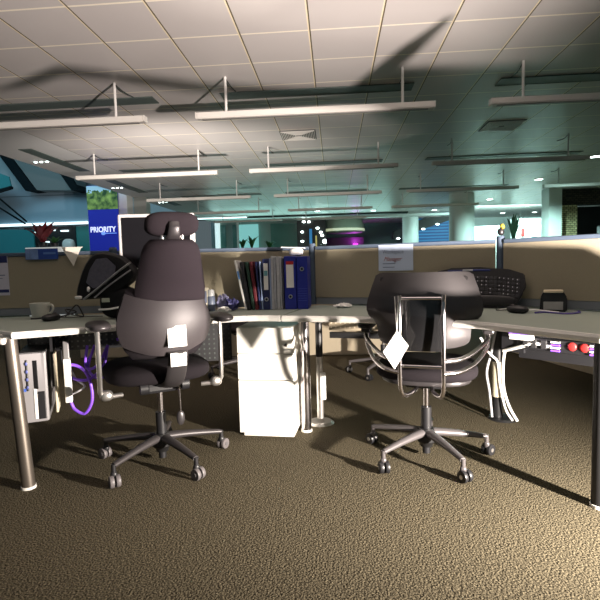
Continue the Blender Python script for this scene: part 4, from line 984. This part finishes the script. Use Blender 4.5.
# unseen plates added to cut the uplight into blade shadows on the ceiling
FD = .30
def flag(pq):
    o_ = TOP-Vector((1.75, 1.07, 0))
    MB().vprism([(o_.x+p*FD, o_.z+q_*FD) for p, q_ in pq], o_.y+FD, o_.y+FD+.002).build('shadow_flag', blackmetal, wl)
flag([(-1.36, .53), (-1.31, .575), (-1.265, .615), (-1.107, .586), (-.762, .518), (-.461, .478), (-.335, .470), (-.300, .604), (-.25, .719), (-.233, .710), (-.239, .609), (-.25, .535), (.1, .52), (.7, .62), (.7, .33), (-.017, .311), (-.181, .371), (-.263, .415), (-.335, .44), (-.461, .452), (-.762, .490), (-1.06, .548), (-1.20, .572), (-1.26, .54)])
flag([(-2.2, .15), (-.98, .125), (-.5, .14), (-.391, .150), (-.355, .107), (-.28, 0), (-.13, -.2), (-.13, -.3), (-2.2, -.3)])
MB().tube([(-.05, .11, .70), (-.05, .42, .76), (-.07, .43, .80)], .006, 8, smooth=False).tube([(.06, -.02, .84), (.10, .20, 1.02), (.12, .428, 1.02)], .006, 8, smooth=False).build('shadow_flag_arm', blackmetal, wl)
def side_flag(a0, a1, s0, s1, cut=None, D=.35):  # unseen plate added to keep the low beam off screens and ceiling
    ac = R((a0+a1)/2); o_ = KEY-Vector((1.75, 1.07, 0)); u = Vector((math.sin(ac), -math.cos(ac), 0)); c = Vector((math.cos(ac), math.sin(ac), 0))*D
    P = []
    for a, sl in ([(a1, s0), (a1, s1), (a0, s1), (a0, s0)] if cut is None else cut):
        t = math.tan(ac-R(a)); h = math.hypot(1, t)*D
        P.append(o_+c+u*(t*D)+Vector((0, 0, sl*h)))
    n = c.normalized()*.002
    m = MB(); m.loft([P, [p+n for p in P]]); m.build('shadow_flag', blackmetal, wl)
side_flag(137.5, 178, .068, .64)
side_flag(131, 137.5, .26, .66)
side_flag(95, 131, .075, .66)
MB().tube([(.06, -.02, .70), (-.20, .02, .76), (-.33, .0, .72)], .006, 8).build('shadow_flag_arm', blackmetal, wl)
MB().tube([(.06, -.02, .78), (-.10, .10, .80), (-.16, .18, .74)], .006, 8).build('shadow_flag_arm', blackmetal, wl)
hood = [KEY.xy-Vector((1.75, 1.07))+Vector((math.cos(R(a))*r_, math.sin(R(a))*r_)) for a, r_ in ((180, .40), (160, .40), (140, .40), (120, .40), (100, .38), (85, .38), (60, .10), (-20, .12), (220, .15))]  # outline of the unseen lid added over the low beam
MB().prism([tuple(p) for p in hood], .835, .838).build('hood', blackmetal, wl)  # unseen lid added to stop the low beam spilling upward
# hidden lamp added beyond the screens to brighten the far ceiling
w2 = thing('work_or_fill_lamp', 'added yellow fill lamp on a low stand, hidden on the carpet beyond the left screen', 'work lamp', (FAR.x, FAR.y, 0))
q = Vector((-.06, .76, .50)).normalized().to_track_quat('-Z', 'Y').to_matrix(); b0 = Vector((0, 0, FAR.z))
MB().box(b0+q @ Vector((0, 0, .13)), (.2, .15, .1), M=q, bev=.01).build('lamp_head', mat('lamp_yellow', (1, 1, 1)), w2)
MB().box(b0+q @ Vector((0, 0, .07)), (.18, .13, .012), M=q).build('reflector', alu, w2)
for k in range(3):
    a = R(90+120*k); MB().tube([(0, -.1, .40), (.22*math.cos(a), -.1+.22*math.sin(a), .01)], .011, 8, smooth=False).build('tripod_leg', blackmetal, w2, smooth=True)
MB().cyl((0, -.1, .36), .014, .16).build('post', blackmetal, w2, smooth=True)
